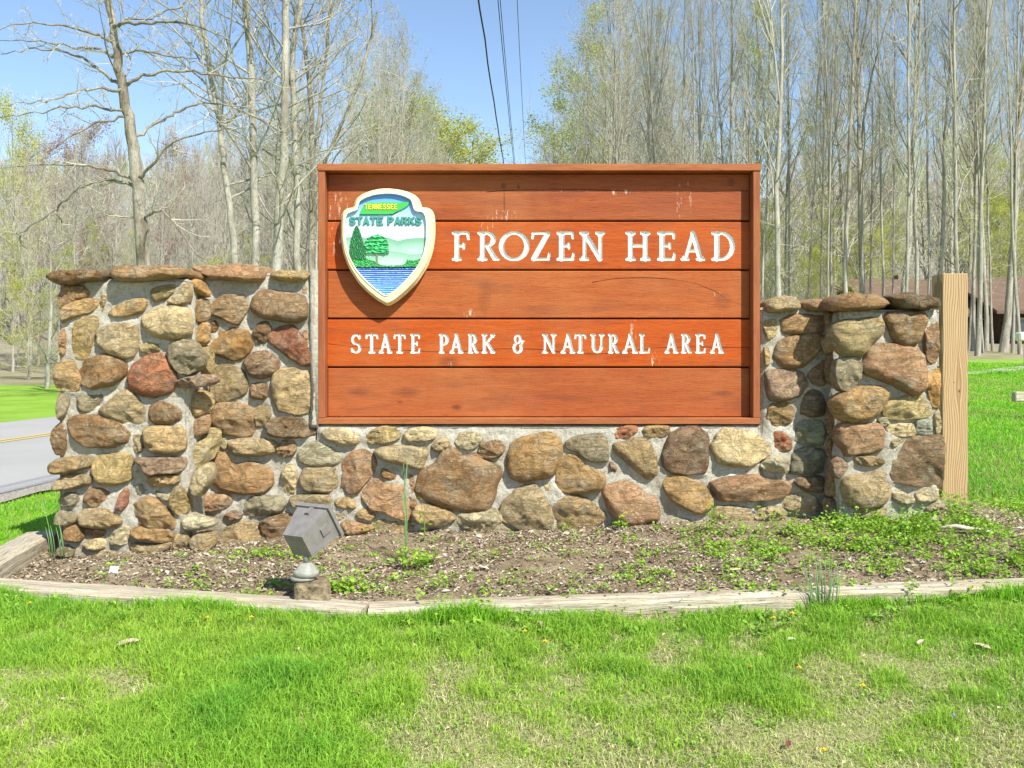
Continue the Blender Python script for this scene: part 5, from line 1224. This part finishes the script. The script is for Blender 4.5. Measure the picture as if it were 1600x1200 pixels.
g.tube([(a.x, 5.0, on_bed(a.x, 5) + .02), (a.x + .10, 4.98, on_bed(a.x, 5) + .035), (a.x + .19, 4.95, on_bed(a.x, 5) + .02), (a.x + .26, 4.93, on_bed(a.x, 5) + .015)], [.006, .011, .014, .006], 7)
o = link('driftwood_stick', g.mesh('driftwood_stick', True), None, m_simple('bleached_wood', (.48, .43, .36), .9, .1, 20, .3)); tag(o, 'bleached grey stick lying among the weeds right of the right pillar', 'stick')
# ---------------------------------------------------------------- trees
def unit(v): return v / (np.linalg.norm(v) + 1e-9)
class Tree:
    tipspread = .1
    def __init__(s, seed): s.r = np.random.default_rng(seed); s.wood = Geo(); s.fine = Geo(); s.ts = []; s.tips = []
    def rv(s, k=1.0): return s.r.normal(0, k, 3)
    def twig(s, p, d, L, w):
        side = unit(np.cross(d, s.rv())); m = p + d * L * .5 + s.rv(L * .05); e = p + d * L + s.rv(L * .1) + np.array([0, 0, L * .12])
        s.ts.append((p - side * w, p + side * w, m - side * w * .7, m + side * w * .7, e)); s.tips.append(e)
    def limb(s, p, d, L, r, lvl, up=0.25, dens=1.0, kids=None):
        n = {1: 6, 2: 4, 3: 3}[lvl]; pts = [p]; q = p.copy(); dd = unit(d)
        for i in range(n):
            dd = unit(dd + s.rv(.13) + np.array([0, 0, up * .22])); q = q + dd * L / n; pts.append(q)
        pts = np.array(pts); rad = np.linspace(r, max(r * .25, .004), n + 1)
        g = s.wood if lvl == 1 else s.fine; g.tube(pts, rad, {1: 5, 2: 3, 3: 3}[lvl], cap=False)
        s.sprout(pts, rad, L, lvl, up, dens, kids)
    def sprout(s, pts, rad, L, lvl, up, dens, kids=None):
        k = kids or int({0: 30, 1: 8, 2: 7, 3: 6}[lvl] * dens); n = len(pts) - 1
        for c in range(k):
            t = s.r.uniform(.18, 1.0) * n; i = min(int(t), n - 1); f = t - i
            p = pts[i] * (1 - f) + pts[i + 1] * f; ax = unit(pts[i + 1] - pts[i]); rr = rad[i] * (1 - f) + rad[i + 1] * f
            o = s.rv(); o = unit(o - ax * (o @ ax)); a = math.radians(s.r.uniform(28, 62)); d = ax * math.cos(a) + o * math.sin(a) + np.array([0, 0, .15])
            l = L * s.r.uniform(.28, .55) * (1.1 - .5 * t / n)
            if lvl < 2: s.limb(p, d, l, min(rr * .6, .012 + l * .006), lvl + 1, up, dens)
            elif lvl == 2: 
                s.twig(p, unit(d), l * .9, .006)
                for _ in range(2): s.twig(p + unit(d) * l * s.r.uniform(.2, .8), unit(d + s.rv(.6)), l * .5, .0045)
    def meshes(s, tag_):
        if s.ts:
            a = np.array(s.ts).reshape(-1, 3); i = np.arange(len(s.ts))[:, None] * 5
            s.fine.add(a, np.concatenate([i + [[2, 3, 4]]]), i + [[0, 1, 3, 2]])
        w = s.wood.mesh('trunk', True); f = s.fine.mesh('branches') if s.fine.n else None
        return w, f
    def leafmesh(s, n, size, c0, c1, spread=.25):
        t = np.array(s.tips); idx = s.r.integers(0, len(t), n); p = t[idx] + s.r.normal(0, spread, (n, 3))
        k_ = s.r.random((n, 1)); V, T, C = leaves(p, s.r.uniform(.6, 1.3, n) * size, np.array(c0) * (1 - k_) + np.array(c1) * k_, 1.2, .7)
        return mesh_np('young_leaves', V, T, color=C)
def proto(seed, H, r0, crown=.38, ang=(25, 50), blen=.22, lean=.02, nb=34, fork=False, dens=1.0):
    s = Tree(seed); n = 14; z = np.linspace(-.3, H, n + 1); off = np.cumsum(s.r.normal(0, lean, (n + 1, 2)) * H / n, 0); off -= off[0]
    pts = np.column_stack([off, z]); rad = r0 * (1 - .92 * (z / H).clip(0, 1)) ** 1.15 + .010; rad[0] *= 1.4; rad[1] *= 1.05
    s.wood.tube(pts, rad, 8, cap=False)
    if fork:                            # the bole divides part way up
        for _ in range(2):
            zz = s.r.uniform(.3, .5) * H; p = np.array([np.interp(zz, z, pts[:, 0]), np.interp(zz, z, pts[:, 1]), zz]); az = s.r.uniform(0, 6.28)
            s.limb(p, np.array([math.cos(az) * .32, math.sin(az) * .32, 1.0]), H * s.r.uniform(.35, .5), r0 * .42, 1, .7, dens, 16)
    for c in range(nb):
        t = crown + (1 - crown) * (c + s.r.random()) / nb; zz = t * H; p = np.array([np.interp(zz, z, pts[:, 0]), np.interp(zz, z, pts[:, 1]), zz])
        az = s.r.uniform(0, 2 * math.pi); a = math.radians(s.r.uniform(*ang)); d = np.array([math.cos(az) * math.sin(a), math.sin(az) * math.sin(a), math.cos(a)])
        L = H * blen * (1.15 - t) / (1.15 - crown) * s.r.uniform(.6, 1.2) + .6
        s.limb(p, d, L, min(np.interp(zz, z, rad) * .5, .010 + L * .0075), 1, .5, dens * .8)
    for c in range(int(nb * .5)):       # short dead side shoots on the bare bole
        zz = s.r.uniform(.1, crown) * H; p = np.array([np.interp(zz, z, pts[:, 0]), np.interp(zz, z, pts[:, 1]), zz]); az = s.r.uniform(0, 6.28)
        s.limb(p, np.array([math.cos(az), math.sin(az), s.r.uniform(-.1, .5)]), s.r.uniform(.4, 1.7), .012, 2, .1, .7)
    return s
PROTO = []
specs = [(1, 25, .17, .26, (24, 48), .17), (2, 27, .20, .24, (24, 50), .18), (3, 23, .13, .30, (22, 46), .16), (4, 24, .16, .22, (28, 55), .18), (5, 21, .10, .28, (22, 46), .16), (6, 28, .22, .30, (22, 46), .18), (7, 24, .15, .24, (30, 60), .19), (8, 26, .17, .34, (20, 44), .16),
         (11, 17, .10, .16, (28, 66), .30), (12, 19, .12, .20, (26, 62), .28), (13, 15, .08, .12, (30, 70), .34), (14, 20, .12, .24, (24, 58), .26), (15, 16, .09, .14, (30, 72), .32)]
for sd, H, r0, cr, an, bl_ in specs:
    s = proto(sd, H, r0, cr, an, bl_, .04 if sd % 2 else .055, 34, dens=1.1, fork=(sd % 3 == 1)); w, f = s.meshes('t'); w.materials.append(M['bark']); f.materials.append(M['twig'] if sd % 2 else M['twig_light'])
    lf = s.leafmesh(3200, .026, (.40, .43, .15), (.30, .37, .11), .09); lf.materials.append(M['bud']); PROTO.append((H, r0, w, f, lf))
# low bushy understory in new leaf
UND = []
for sd, H, c0, c1 in ((31, 6.5, (.56, .55, .09), (.42, .46, .08)), (32, 9.0, (.50, .54, .10), (.38, .45, .09)), (33, 8.0, (.40, .26, .23), (.44, .33, .28))):
    s = proto(sd, H, .05, .15, (30, 65), .32, .04, 20, dens=.9); w, f = s.meshes('u'); w.materials.append(M['bark']); f.materials.append(M['twig_light'] if sd < 33 else M['twig_red'])
    lf = s.leafmesh(6500, .030, c0, c1, .13); lf.materials.append(M['bud']); UND.append((H, .05, w, f, lf))
def place(pr, x, y, sc, rz, label, group, leafy=False, name='bare_tree', cat='tree', dz=0.0):
    H, r0, w, f, lf = pr; root = empty(name, (x, y, gzf(x, y) + dz), label, cat, group); root.rotation_euler = (R.gauss(0, .022), R.gauss(0, .022), rz); root.scale = (sc[0], sc[0], sc[1])
    for nm, me in (('trunk', w), ('branches', f)) + ((('young_leaves', lf),) if leafy else ()):
        o = bpy.data.objects.new(nm, me); COL.objects.link(o); o.parent = root
    return root
# hand-traced trees beyond the wall on the left
def traced(name, label, paths, widths, d, limbs=(), auto=0, seed=0, mat='bark', leafy=None, group=None, blen=4.0, tw='twig', zlo=0.2, kd=9):
    s = Tree(seed); W = lambda px, py, dd: np.array([(px - CX) / F * dd, dd, CZ + (HY - py) / F * dd])
    base = paths[-1]; bx = W(base[0], base[1], d); zg = gzf(bx[0], d)
    tr = [W(x, y, d) for x, y in paths] + [np.array([bx[0], d, zg - .3])]; tr = np.array(tr[::-1]); rad = np.array([w / 2 / F * d for w in widths] + [widths[-1] / 2 / F * d * 1.25])[::-1]
    t = np.linspace(0, len(tr) - 1, len(tr) * 3); tr2 = np.column_stack([np.interp(t, np.arange(len(tr)), tr[:, i]) for i in range(3)]); r2 = np.interp(t, np.arange(len(tr)), rad)
    tr2[1:-1, :2] += s.r.normal(0, .02, (len(tr2) - 2, 2)); s.wood.tube(tr2, r2, 10, cap=False)
    root = empty(name, (bx[0], d, zg), label, 'tree', group)
    for i, lp in enumerate(limbs):
        if lp[0][1] > 0 and abs(lp[0][0] - np.interp(lp[0][1], [q[1] for q in paths], [q[0] for q in paths])) < 22:
            lp = [(float(np.interp(lp[0][1] + 3, [q[1] for q in paths], [q[0] for q in paths])), lp[0][1] + 3)] + list(lp)
        dd = d + np.cumsum(np.r_[0, np.full(len(lp) - 1, s.r.uniform(-.7, .7))]) * .5
        pts = np.array([W(x, y, k_) for (x, y), k_ in zip(lp, dd)]); t = np.linspace(0, len(pts) - 1, len(pts) * 3)
        pts = np.column_stack([np.interp(t, np.arange(len(pts)), pts[:, j]) for j in range(3)]); pts[1:] += s.r.normal(0, .025, (len(pts) - 1, 3))
        L = np.linalg.norm(np.diff(pts, axis=0), axis=1).sum(); r = np.linspace(.016 + .0085 * L, .010, len(pts)); sb = Geo(); sb.tube(pts, r, 7)
        link('limb', sb.mesh('limb', True), root, M[mat]); s.sprout(pts, r, max(2.5, L * .5), 1, .25, 1.0, kids=kd)
    n = len(tr2)
    for c in range(auto):
        f = s.r.uniform(zlo, 1) * (n - 1); i = int(min(f, n - 2)); p = tr2[i] + (tr2[i + 1] - tr2[i]) * (f - i); az = s.r.uniform(0, 6.28); a = math.radians(s.r.uniform(30, 70))
        s.limb(p, np.array([math.cos(az) * math.sin(a), math.sin(az) * math.sin(a), math.cos(a)]), (lb_ := s.r.uniform(.4, 1.1) * blen), min(r2[i] * .4, .010 + lb_ * .0075), 1, .3, .9)
    w, f = s.meshes('x'); link('trunk', w, root, M[mat]); link('branches', f, root, M[tw])
    if leafy: link('young_leaves', s.leafmesh(*leafy), root, M['bud'])
K = .35
sc_ = lambda L: [(x * K, y * K) for x, y in L]
limbs = [[(490,180),(430,150),(330,125),(230,108),(130,100),(60,118),(-20,140)], [(515,365),(450,310),(370,268),(290,235),(210,218),(100,222),(0,240)], [(520,400),(400,395),(330,415),(250,445),(150,455),(30,465)],
 [(535,495),(440,475),(330,480),(240,488),(140,510),(10,530)], [(540,520),(460,540),(380,570),(300,620),(220,665),(130,700)], [(585,800),(520,770),(440,745),(330,735),(240,732),(120,740),(0,755)],
 [(590,830),(510,800),(430,808),(350,835),(290,890),(240,940),(150,1000),(80,1045),(10,1042)], [(598,970),(520,960),(435,965)], [(525,120),(560,80),(660,80),(730,60),(800,30),(850,5)],
 [(530,115),(580,98),(700,95),(800,98),(900,125),(990,160),(1040,200)], [(550,245),(600,228),(700,235),(800,255),(880,280),(940,300)], [(580,375),(640,340),(730,318),(830,318),(930,330),(1060,345),(1180,355),(1240,390)],
 [(625,605),(680,560),(740,525),(800,495),(860,475),(915,460),(1010,470),(1100,480),(1180,500)], [(645,785),(680,730),(740,660),(800,620),(900,590),(1000,575),(1080,570)], [(655,960),(720,935),(780,990),(830,1080),(900,1150),(930,1190)],
 [(490,245),(420,210),(340,210),(250,195),(150,180),(0,180)], [(915,465),(950,520),(1000,560),(1040,590)], [(245,945),(270,980),(275,1040)], [(80,1045),(90,1075),(120,1110)], [(480,-40),(560,-90),(700,-160)], [(478,-60),(400,-120),(250,-160)]]
traced('sycamore_tree', 'large pale sycamore with long bare limbs, directly above the left pillar', sc_([(470,-420),(478,-200),(480,0),(500,80),(512,180),(525,300),(548,380),(565,480),(590,600),(605,700),(620,850),(632,1000),(645,1190),(652,1400)]),
       [5,8,11,12,13,14,15,16,17.5,18.5,20,21,23,25], 24, [sc_(l) for l in limbs], 8, 5, 'bark_pale', None, None, 2.2, 'twig_light', .55, 8)
Tt = [('bare tree with slightly leaning trunk, first one right of the sycamore', [(308,-150),(313,0),(317,35),(324,88),(336,150),(345,210),(350,262),(360,332),(366,413),(368,480)], [6,7,8,8,9,9,9.5,10,11,12], 30, 22),
      ('straight grey-barked tree, second one right of the sycamore', [(378,-150),(383,0),(388,60),(392,105),(395,196),(397,280),(399,413),(400,480)], [8,10,10,11,11,12,13,14], 30, 22),
      ('thickest bare trunk left of the sign, third one right of the sycamore', [(448,-150),(446,0),(446,105),(445,196),(439,280),(432,413),(430,480)], [9,11,12,13,14,16,18], 30, 24),
      ('slim grey tree standing right against the thickest bare trunk', [(478,-150),(470,0),(458,70),(457,130),(460,210),(464,315),(464,413),(464,480)], [7,8,9,9,10,10,11,12], 31, 20),
      ('pale trunk rising close beside the left edge of the sign', [(462,-150),(468,0),(472,52),(485,147),(488,245),(487,350),(487,413),(487,480)], [5,6,6,7,8,9,10,10], 33, 20)]
for i, (lb, pth, wd, d, au) in enumerate(Tt):
    traced('bare_tree', lb, pth, wd, d, (), au, 60 + i, 'bark' if i != 4 else 'bark_pale', (500, .035, (.34, .40, .12), (.24, .34, .1), .25), None, 5.0, 'twig', .3)
traced('leaning_tree', 'thin whitish leaning tree above the top left corner of the sign', [(590,20),(562,125),(535,190),(508,253),(490,330),(480,420)], [4,5,5,6,7,8], 36, (), 12, 81, 'bark_pale', (700, .04, (.36, .44, .1), (.26, .36, .1), .3), None, 4.0, 'twig_light', .2)
traced('leaning_tree', 'thin whitish upright tree just left of the leaning one', [(520,-40),(509,94),(500,170),(490,244),(484,330),(480,420)], [4,5,5,6,6,7], 35, (), 12, 82, 'bark_pale', (400, .04, (.36, .44, .1), (.26, .36, .1), .3), None, 4.0, 'twig_light', .2)
traced('lawn_tree', 'small slim dark tree standing on the lawn across the road', [(78,380),(80,450),(78,520),(74,604)], [3,4,6,8], 33, (), 16, 83, 'bark', None, None, 3.5, 'twig', .35)

# wood on the right: traced columns first (pixel column, trunk width in pixels)
RT = [(1102,5),(1143,8),(1170,5),(1212,11),(1259,4),(1278,5),(1302,5),(1323,9),(1345,11),(1381,5),(1407,11),(1418,6),(1435,7),(1462,9),(1494,8),(1514,5),(1520,6),(1527,8),(1534,6),(1540,7),(1551,4),(1567,12),(1582,5),(1594,6),
      (1035,6),(1060,5),(1085,5),(1010,6),(962,5),(1232,4),(1360,4),(1450,5),(1395,4),(1290,4),(1190,5),(1125,4)]
lab_r = {1212: 'tall bare tree just right of the sign, straight full-height trunk', 1143: 'bare tree rising behind the right part of the sign top', 1323: 'straight bare tree above the left edge of the right pillar', 1345: 'stout bare tree right above the right pillar',
         1407: 'stout forked bare tree left of the timber post', 1462: 'bare tree directly behind the timber post top', 1494: 'bare tree rising over the right side of the timber post', 1567: 'thickest bare trunk right of the timber post, before the house', 1102: 'slim bare tree behind the right end of the word HEAD', 1527: 'middle trunk of the close cluster right of the timber post'}
GR = 'bare trees of the wood behind the sign'
for i, (px, w) in enumerate(RT):
    d = 38 + (i * 37 % 11) * .7 + (4 if w < 6 else 0); x = (px - CX) / F * d; pr = PROTO[i % 8]
    s_h = w / F * d / (2 * pr[1]) ; s_v = R.uniform(.9, 1.1)
    s_h = max(s_h, .42) if w > 5 else max(s_h, .3)
    place(pr, x, d, (s_h * .88, s_v), R.uniform(0, 6.28), lab_r.get(px, 'slender bare trunk at the near edge of the wood right of the road'), GR, leafy=(i % 3 != 1))
# the rest of both woods, denser and farther; tops step down towards the road gap
cnt = 0
def env_left(px): return np.interp(px, [-200, 250, 520, 620, 660, 700, 740, 762, 790], [205, 215, 80, 50, 110, 165, 205, 245, 600])
def env_right(px): return np.interp(px, [815, 830, 850, 870, 895, 920, 1800], [600, 215, 150, 80, 0, -150, -300])
Lst = []
for _ in range(84): Lst.append((R.uniform(-60, 765), R.uniform(44, 95), 'L'))
for _ in range(30): Lst.append((R.uniform(560, 765), R.uniform(50, 120), 'L'))
for _ in range(60): Lst.append((R.uniform(828, 1680), R.uniform(46, 100), 'R'))
for _ in range(22): Lst.append((R.uniform(828, 960), R.uniform(60, 120), 'R'))
for i, (px, d, sd) in enumerate(Lst):
    x = (px - CX) / F * d
    top = float(env_left(px) if sd == 'L' else env_right(px)) + R.uniform(-25, 60)
    pr = PROTO[8 + R.randrange(5)] if R.random() < .72 else PROTO[R.randrange(8)]; zt_ = CZ + (HY - top) / F * d; sv = (zt_ - gzf(x, d)) / pr[0]
    sv = min(sv, R.uniform(1.2, 1.55) if pr[0] < 20.5 else R.uniform(.9, 1.15))
    if sv < .12: continue
    # no crown may hang across the road gap
    if px > 640 and sd == 'L': x -= 2.6 * sv
    if px < 930 and sd == 'R': x += 1.3 * sv
    if px > 1350 and d < 70: d += 0; px_h = True
    if 1360 < px and 50 < d < 68: continue
    sh = sv * R.uniform(.75, 1.05) if pr[0] < 20.5 else max(.26, sv * R.uniform(.32, .58))
    near_gap = (sd == 'L' and px > 620) or (sd == 'R' and px < 930)
    lb = ('slender bare tree back in the wood on the left side of the road' if sd == 'L' else 'slender bare tree deep in the wood on the right side of the road')
    place(pr, x, d, (sh, sv), R.uniform(0, 6.28), lb, 'far trees left of the road' if sd == 'L' else 'far trees right of the road', leafy=near_gap or (R.random() < (.12 if sd == 'L' else .85))); cnt += 1
# understory
for i in range(46):
    px = R.uniform(1190, 1640) if i < 26 else (R.uniform(-20, 500) if i < 36 else R.uniform(560, 770)); d = R.uniform(43, 66)
    if px > 1360: continue
    pr = UND[i % 2]; place(pr, (px - CX) / F * d, d, (R.uniform(.6, 1.0), R.uniform(.55, .95)), R.uniform(0, 6.28), 'small bushy tree in yellow-green new leaf under the bare trees', 'leafing understory trees', True, 'leafing_tree')
for i in range(30):
    px = R.uniform(1190, 1660) if i < 24 else R.uniform(860, 1150); d = R.uniform(68, 95); pr = UND[i % 2]; s_ = R.uniform(1.1, 1.7)
    place(pr, (px - CX) / F * d, d, (s_ * R.uniform(.8, 1.1), s_), R.uniform(0, 6.28), 'taller yellow-green leafing tree deep among the bare trunks on the right', 'taller leafing trees on the right', True, 'leafing_tree')
for (px, top, d, k_, sh, lb) in [(735, 222, 70, 0, 2.0, 'outermost low yellow-green crown at the left side of the sky gap'), (700, 190, 88, 1, 2.0, 'round yellow-green crown a little left of the sky gap'), (640, 190, 66, 0, 1.8, 'yellow-green crown above the middle left of the sign top'), (865, 170, 72, 1, 1.8, 'outermost yellow-green crown at the right side of the sky gap'), (900, 90, 80, 1, 1.6, 'tall yellow-green crown just right of the sky gap'),
 (715, 205, 78, 1, 1.9, 'pale yellow-green leafing tree at the left side of the sky gap'), (680, 205, 74, 0, 1.9, 'yellow-green leafing tree left of the sky gap'), (655, 165, 84, 1, 1.8, 'tall pale green leafing tree above the sign, left of the gap'), (600, 215, 70, 0, 1.3, 'yellow-green leafing tree behind the top of the sign'),
                         (1545, 210, 60, 1, 1.2, 'bright green leafing tree above the house at the far right'), (130, 215, 60, 2, 1.5, 'tree with reddish buds left of the sycamore'), (60, 235, 66, 2, 1.2, 'reddish budding tree at the far left of the wood'), (270, 240, 62, 2, 1.2, 'reddish budding tree just right of the sycamore'),
                         (930, 40, 70, 1, 1.2, 'yellow-green leafing tree right of the sky gap'), (1180, 30, 52, 1, .9, 'tall tree with green tufts of new leaf above the right end of the sign'), (20, 180, 55, 0, 1.0, 'yellow-green leafing tree at the left edge')]:
    x = (px - CX) / F * d; pr = UND[k_]; sv = (CZ + (HY - top) / F * d - gzf(x, d)) / pr[0]
    place(pr, x, d, (sh * sv * .62, sv), R.uniform(0, 6.28), lb, None, True, 'leafing_tree')
# the woods beyond: one mass of thin trunks and twigs on the slopes
def far_woods():
    n = 900; px = rng.uniform(-150, 1750, n); d = 85 + 230 * rng.random(n) ** 1.5; keep = (px < 700) | (px > 860); px, d = px[keep], d[keep]; x = (px - CX) / F * d; z = gz(x, d); V = []; T = []; C = []
    for a, b, c in zip(x, d, z):
        H = R.uniform(13, 19); w = .16; k0 = len(V); col = (np.array([.29, .27, .25]) if a < 0 else np.array([.35, .33, .28])) * R.uniform(.8, 1.15)
        V += [(a - w, b, c - .5), (a + w, b, c - .5), (a + R.uniform(-.6, .6), b, c + H)]; T.append((k0, k0 + 1, k0 + 2)); C += [col] * 3
        m = 120; t = rng.random(m) ** .7; zz = c + H * (.22 + .78 * t); rr = (1.08 - t) * 3.4 * rng.random(m); aa = rng.uniform(0, 6.28, m); bx = a + rr * np.cos(aa) * .75; by = b + rr * np.sin(aa) * .75
        L = rng.uniform(.8, 2.4, m); ex = bx + np.cos(aa) * L * .45; ey = by + np.sin(aa) * L * .45; ez = zz + L; k0 = len(V); ww = .035 * max(1, b / 110)
        vv = np.empty((m, 3, 3)); vv[:, 0] = np.stack([bx - ww, by, zz], 1); vv[:, 1] = np.stack([bx + ww, by, zz], 1); vv[:, 2] = np.stack([ex, ey, ez], 1)
        V += list(map(tuple, vv.reshape(-1, 3))); T += [(k0 + 3*q, k0 + 3*q + 1, k0 + 3*q + 2) for q in range(m)]
        cc = col * 1.05 if R.random() < .8 else np.array([.36, .41, .18]); C += [cc] * (3 * m)
    o = link('distant_woods', mesh_np('distant_woods', V, T, color=np.array(C)), None, m_vcol('distant_wood', .95)); tag(o, 'hazy mass of bare grey woodland on the slopes behind', 'woods', kind='stuff')
far_woods()

# ---------------------------------------------------------------- house, rail, box, flag, wires
def house():
    d = 56; Wp = lambda px, py, dd=d: P(px, py, dd)
    root = empty('house', (26, 60, gzf(26, 60)), 'brown lodge house with reddish-brown roof behind the trees right of the post', 'house')
    roof = m_simple('brown_shingle', (.15, .105, .075), .9, .1, 1.5, .2); wallm = m_simple('dark_log_siding', (.075, .052, .036), .9, .1, 3, .3); trim = m_simple('pale_trim', (.4, .33, .24))
    def gable(xa_, xb_, yf, yb, ze, zr_, g0, ov=.6):
        g = Geo(); g.box((xa_, yf, g0 - .8), (xb_, yb, ze)); w = link('wall', g.mesh('wall'), root, wallm)
        # log courses on the front
        for kx in range(int((ze - g0) / .3)):
            gg = Geo(); zz = g0 + .15 + kx * .3; gg.tube([(xa_, yf - .02, zz), (xb_, yf - .02, zz)], [.12, .12], 6); l_ = bpy.data.objects.new('log', gg.mesh('log')); COL.objects.link(l_); l_.parent = w; l_.data.materials.append(wallm)
        ym = (yf + yb) / 2; g = Geo(); t = .18
        for s_, (ya, yb2) in ((0, (yf - ov, ym)), (1, (yb + ov, ym))):
            V = [(xa_ - ov, ya, ze - .25), (xb_ + ov, ya, ze - .25), (xb_ + ov, ym, zr_), (xa_ - ov, ym, zr_)]; V += [(a, b, c + t) for a, b, c in V]
            g.add(V, q=[(0,3,2,1),(4,5,6,7),(0,1,5,4),(1,2,6,5),(2,3,7,6),(3,0,4,7)])
        link('roof', g.mesh('roof'), root, roof)
        return w
    z_e = Wp(0, 489).z; z_r = Wp(0, 441, 60).z; g0 = gzf(24, 56)
    xa_ = Wp(1372, 0).x; w = gable(xa_, Wp(1560, 0).x, 56, 64, z_e, z_r, g0)
    gable(Wp(1566, 0, 54).x, Wp(1760, 0, 54).x, 54, 66, zt(484, 54), zt(437, 60), g0)
    for px in (1400, 1440, 1525, 1590, 1640):
        yy = 56 if px < 1560 else 54; a = P(px, 512, yy); g = Geo(); g.box((a.x - .45, yy - .20, a.z - .55), (a.x + .45, yy - .155, a.z + .55)); f = link('window', g.mesh('window'), root, trim)
        g = Geo(); g.box((a.x - .36, yy - .215, a.z - .46), (a.x + .36, yy - .203, a.z + .46)); p = bpy.data.objects.new('pane', g.mesh('pane')); COL.objects.link(p); p.parent = f; p.data.materials.append(m_simple('window_glass', (.03, .04, .05), .1, .6))
    b = P(1420, 0, 60); g = Geo(); g.box((b.x - .5, 60.4, z_r - .6), (b.x + .5, 61.3, z_r + .5)); link('chimney', g.mesh('chimney'), root, m_simple('chimney_stone', (.25, .2, .16), .9, .1, 4, .3))
house()
a = P(1587, 613, 13); g = Geo(); g.box((a.x, 13, zt(628, 13)), (a.x + 2.2, 13.12, zt(612, 13)), bev=.012); r = empty('rail_fence', (a.x + .6, 13.05, gzf(a.x, 13)), 'end of a weathered grey wooden rail sticking in at the right edge', 'fence')
link('rail', g.mesh('rail'), r, M['grey_timber']); 
for dx in (.55, 1.9):
    g = Geo(); g.box((a.x + dx, 13.13, gzf(a.x + dx, 13) - .2), (a.x + dx + .12, 13.25, zt(606, 13)), bev=.01); link('rail_post', g.mesh('rail_post'), r, M['grey_timber'])
a = P(1588, 525, 27); zg = gzf(a.x, 27); r = empty('mailbox', (a.x + .25, 27, zg), 'white box on a grey post at the right edge in front of the house', 'mailbox')
g = Geo(); g.box((a.x, 26.8, zt(533, 27)), (a.x + .62, 27.1, zt(519, 27)), bev=.04); link('box', g.mesh('box'), r, m_simple('cream_metal', (.62, .60, .52), .5, .4)); g = Geo(); g.box((a.x + .22, 26.9, zg - .2), (a.x + .34, 27.02, zt(533.2, 27))); link('post', g.mesh('post'), r, M['grey_timber'])
a = P(1303, 470, 50); r = empty('flag', (a.x, 50, gzf(a.x, 50)), 'tiny red and white flag on a pole among the trees above the right pillar', 'flag')
g = Geo(); g.tube([(a.x, 50, gzf(a.x, 50)), (a.x, 50, zt(438, 50))], [.03, .02], 6); link('flagpole', g.mesh('flagpole'), r, m_simple('pole_white', (.6, .6, .6)))
for q in range(5):
    g = Geo(); z0 = zt(441, 50) - q * .07; g.add([(a.x + .02, 50, z0), (a.x + .38, 50.1, z0 - .12), (a.x + .38, 50.1, z0 - .185), (a.x + .02, 50, z0 - .065)], q=[(0, 1, 2, 3)]); link('stripe', g.mesh('stripe'), r, m_simple('flag_red' if q % 2 == 0 else 'flag_white', (.5, .04, .05) if q % 2 == 0 else (.7, .7, .7)))
# wooden utility poles and the cables they carry along the road
pole_pts = []
for py_ in (62.0, -16.0):
    xp = .6 if py_ > 0 else -.35; zg = gzf(xp, py_); r = empty('utility_pole', (xp, py_, zg), ('wooden utility pole down the road, hidden behind the sign' if py_ > 0 else 'wooden utility pole behind the viewer carrying the cables'), 'utility pole', 'utility poles along the road')
    g = Geo(); g.tube([(xp, py_, zg - .5), (xp, py_, zg + 8.6)], [.17, .12], 10); link('pole', g.mesh('pole', True), r, M['bark']); g = Geo(); g.box((xp - 1.0, py_ - .06, zg + 7.9), (xp + 1.1, py_ + .06, zg + 8.02)); link('crossarm', g.mesh('crossarm'), r, M['bark'])
    for dx in (-.9, .05, .95):
        g = Geo(); g.tube([(xp + dx, py_, zg + 8.02), (xp + dx, py_, zg + 8.18)], [.05, .03], 8); link('insulator', g.mesh('insulator'), r, M['galv'])
def wire(pa, pb, dmid, rr, label, kink=0):
    A, B = P(*pa), P(*pb); d = (B - A); y0, y1 = -16.0, 62.0; pts = []
    for i in range(60):
        y = y0 + (y1 - y0) * i / 59; t = (y - A.y) / d.y; sag = .0016 * (y - A.y) * (y - B.y)
        pts.append((A.x + d.x * t + (kink * (math.sin(y * 1.3) + math.sin(y * 2.9)) * .005), y, A.z + d.z * t + sag))
    g = Geo(); g.tube(pts, rr, 6); o = link('power_cable', g.mesh('power_cable', True), None, M['wire']); tag(o, label, 'cable', 'cables crossing the sky gap')
wire((748, 0, 14), (787, 255, 27), 0, .014, 'thickest black cable, leftmost of those in the sky gap', 1)
wire((778, 0, 15.5), (803, 255, 29), 0, .008, 'left thin cable of the close middle pair in the sky gap')
wire((781.5, 0, 15.5), (804.5, 255, 29), 0, .007, 'right thin cable of the close middle pair in the sky gap')
wire((808, 0, 16), (821, 255, 30), 0, .006, 'thinnest cable, rightmost in the sky gap')
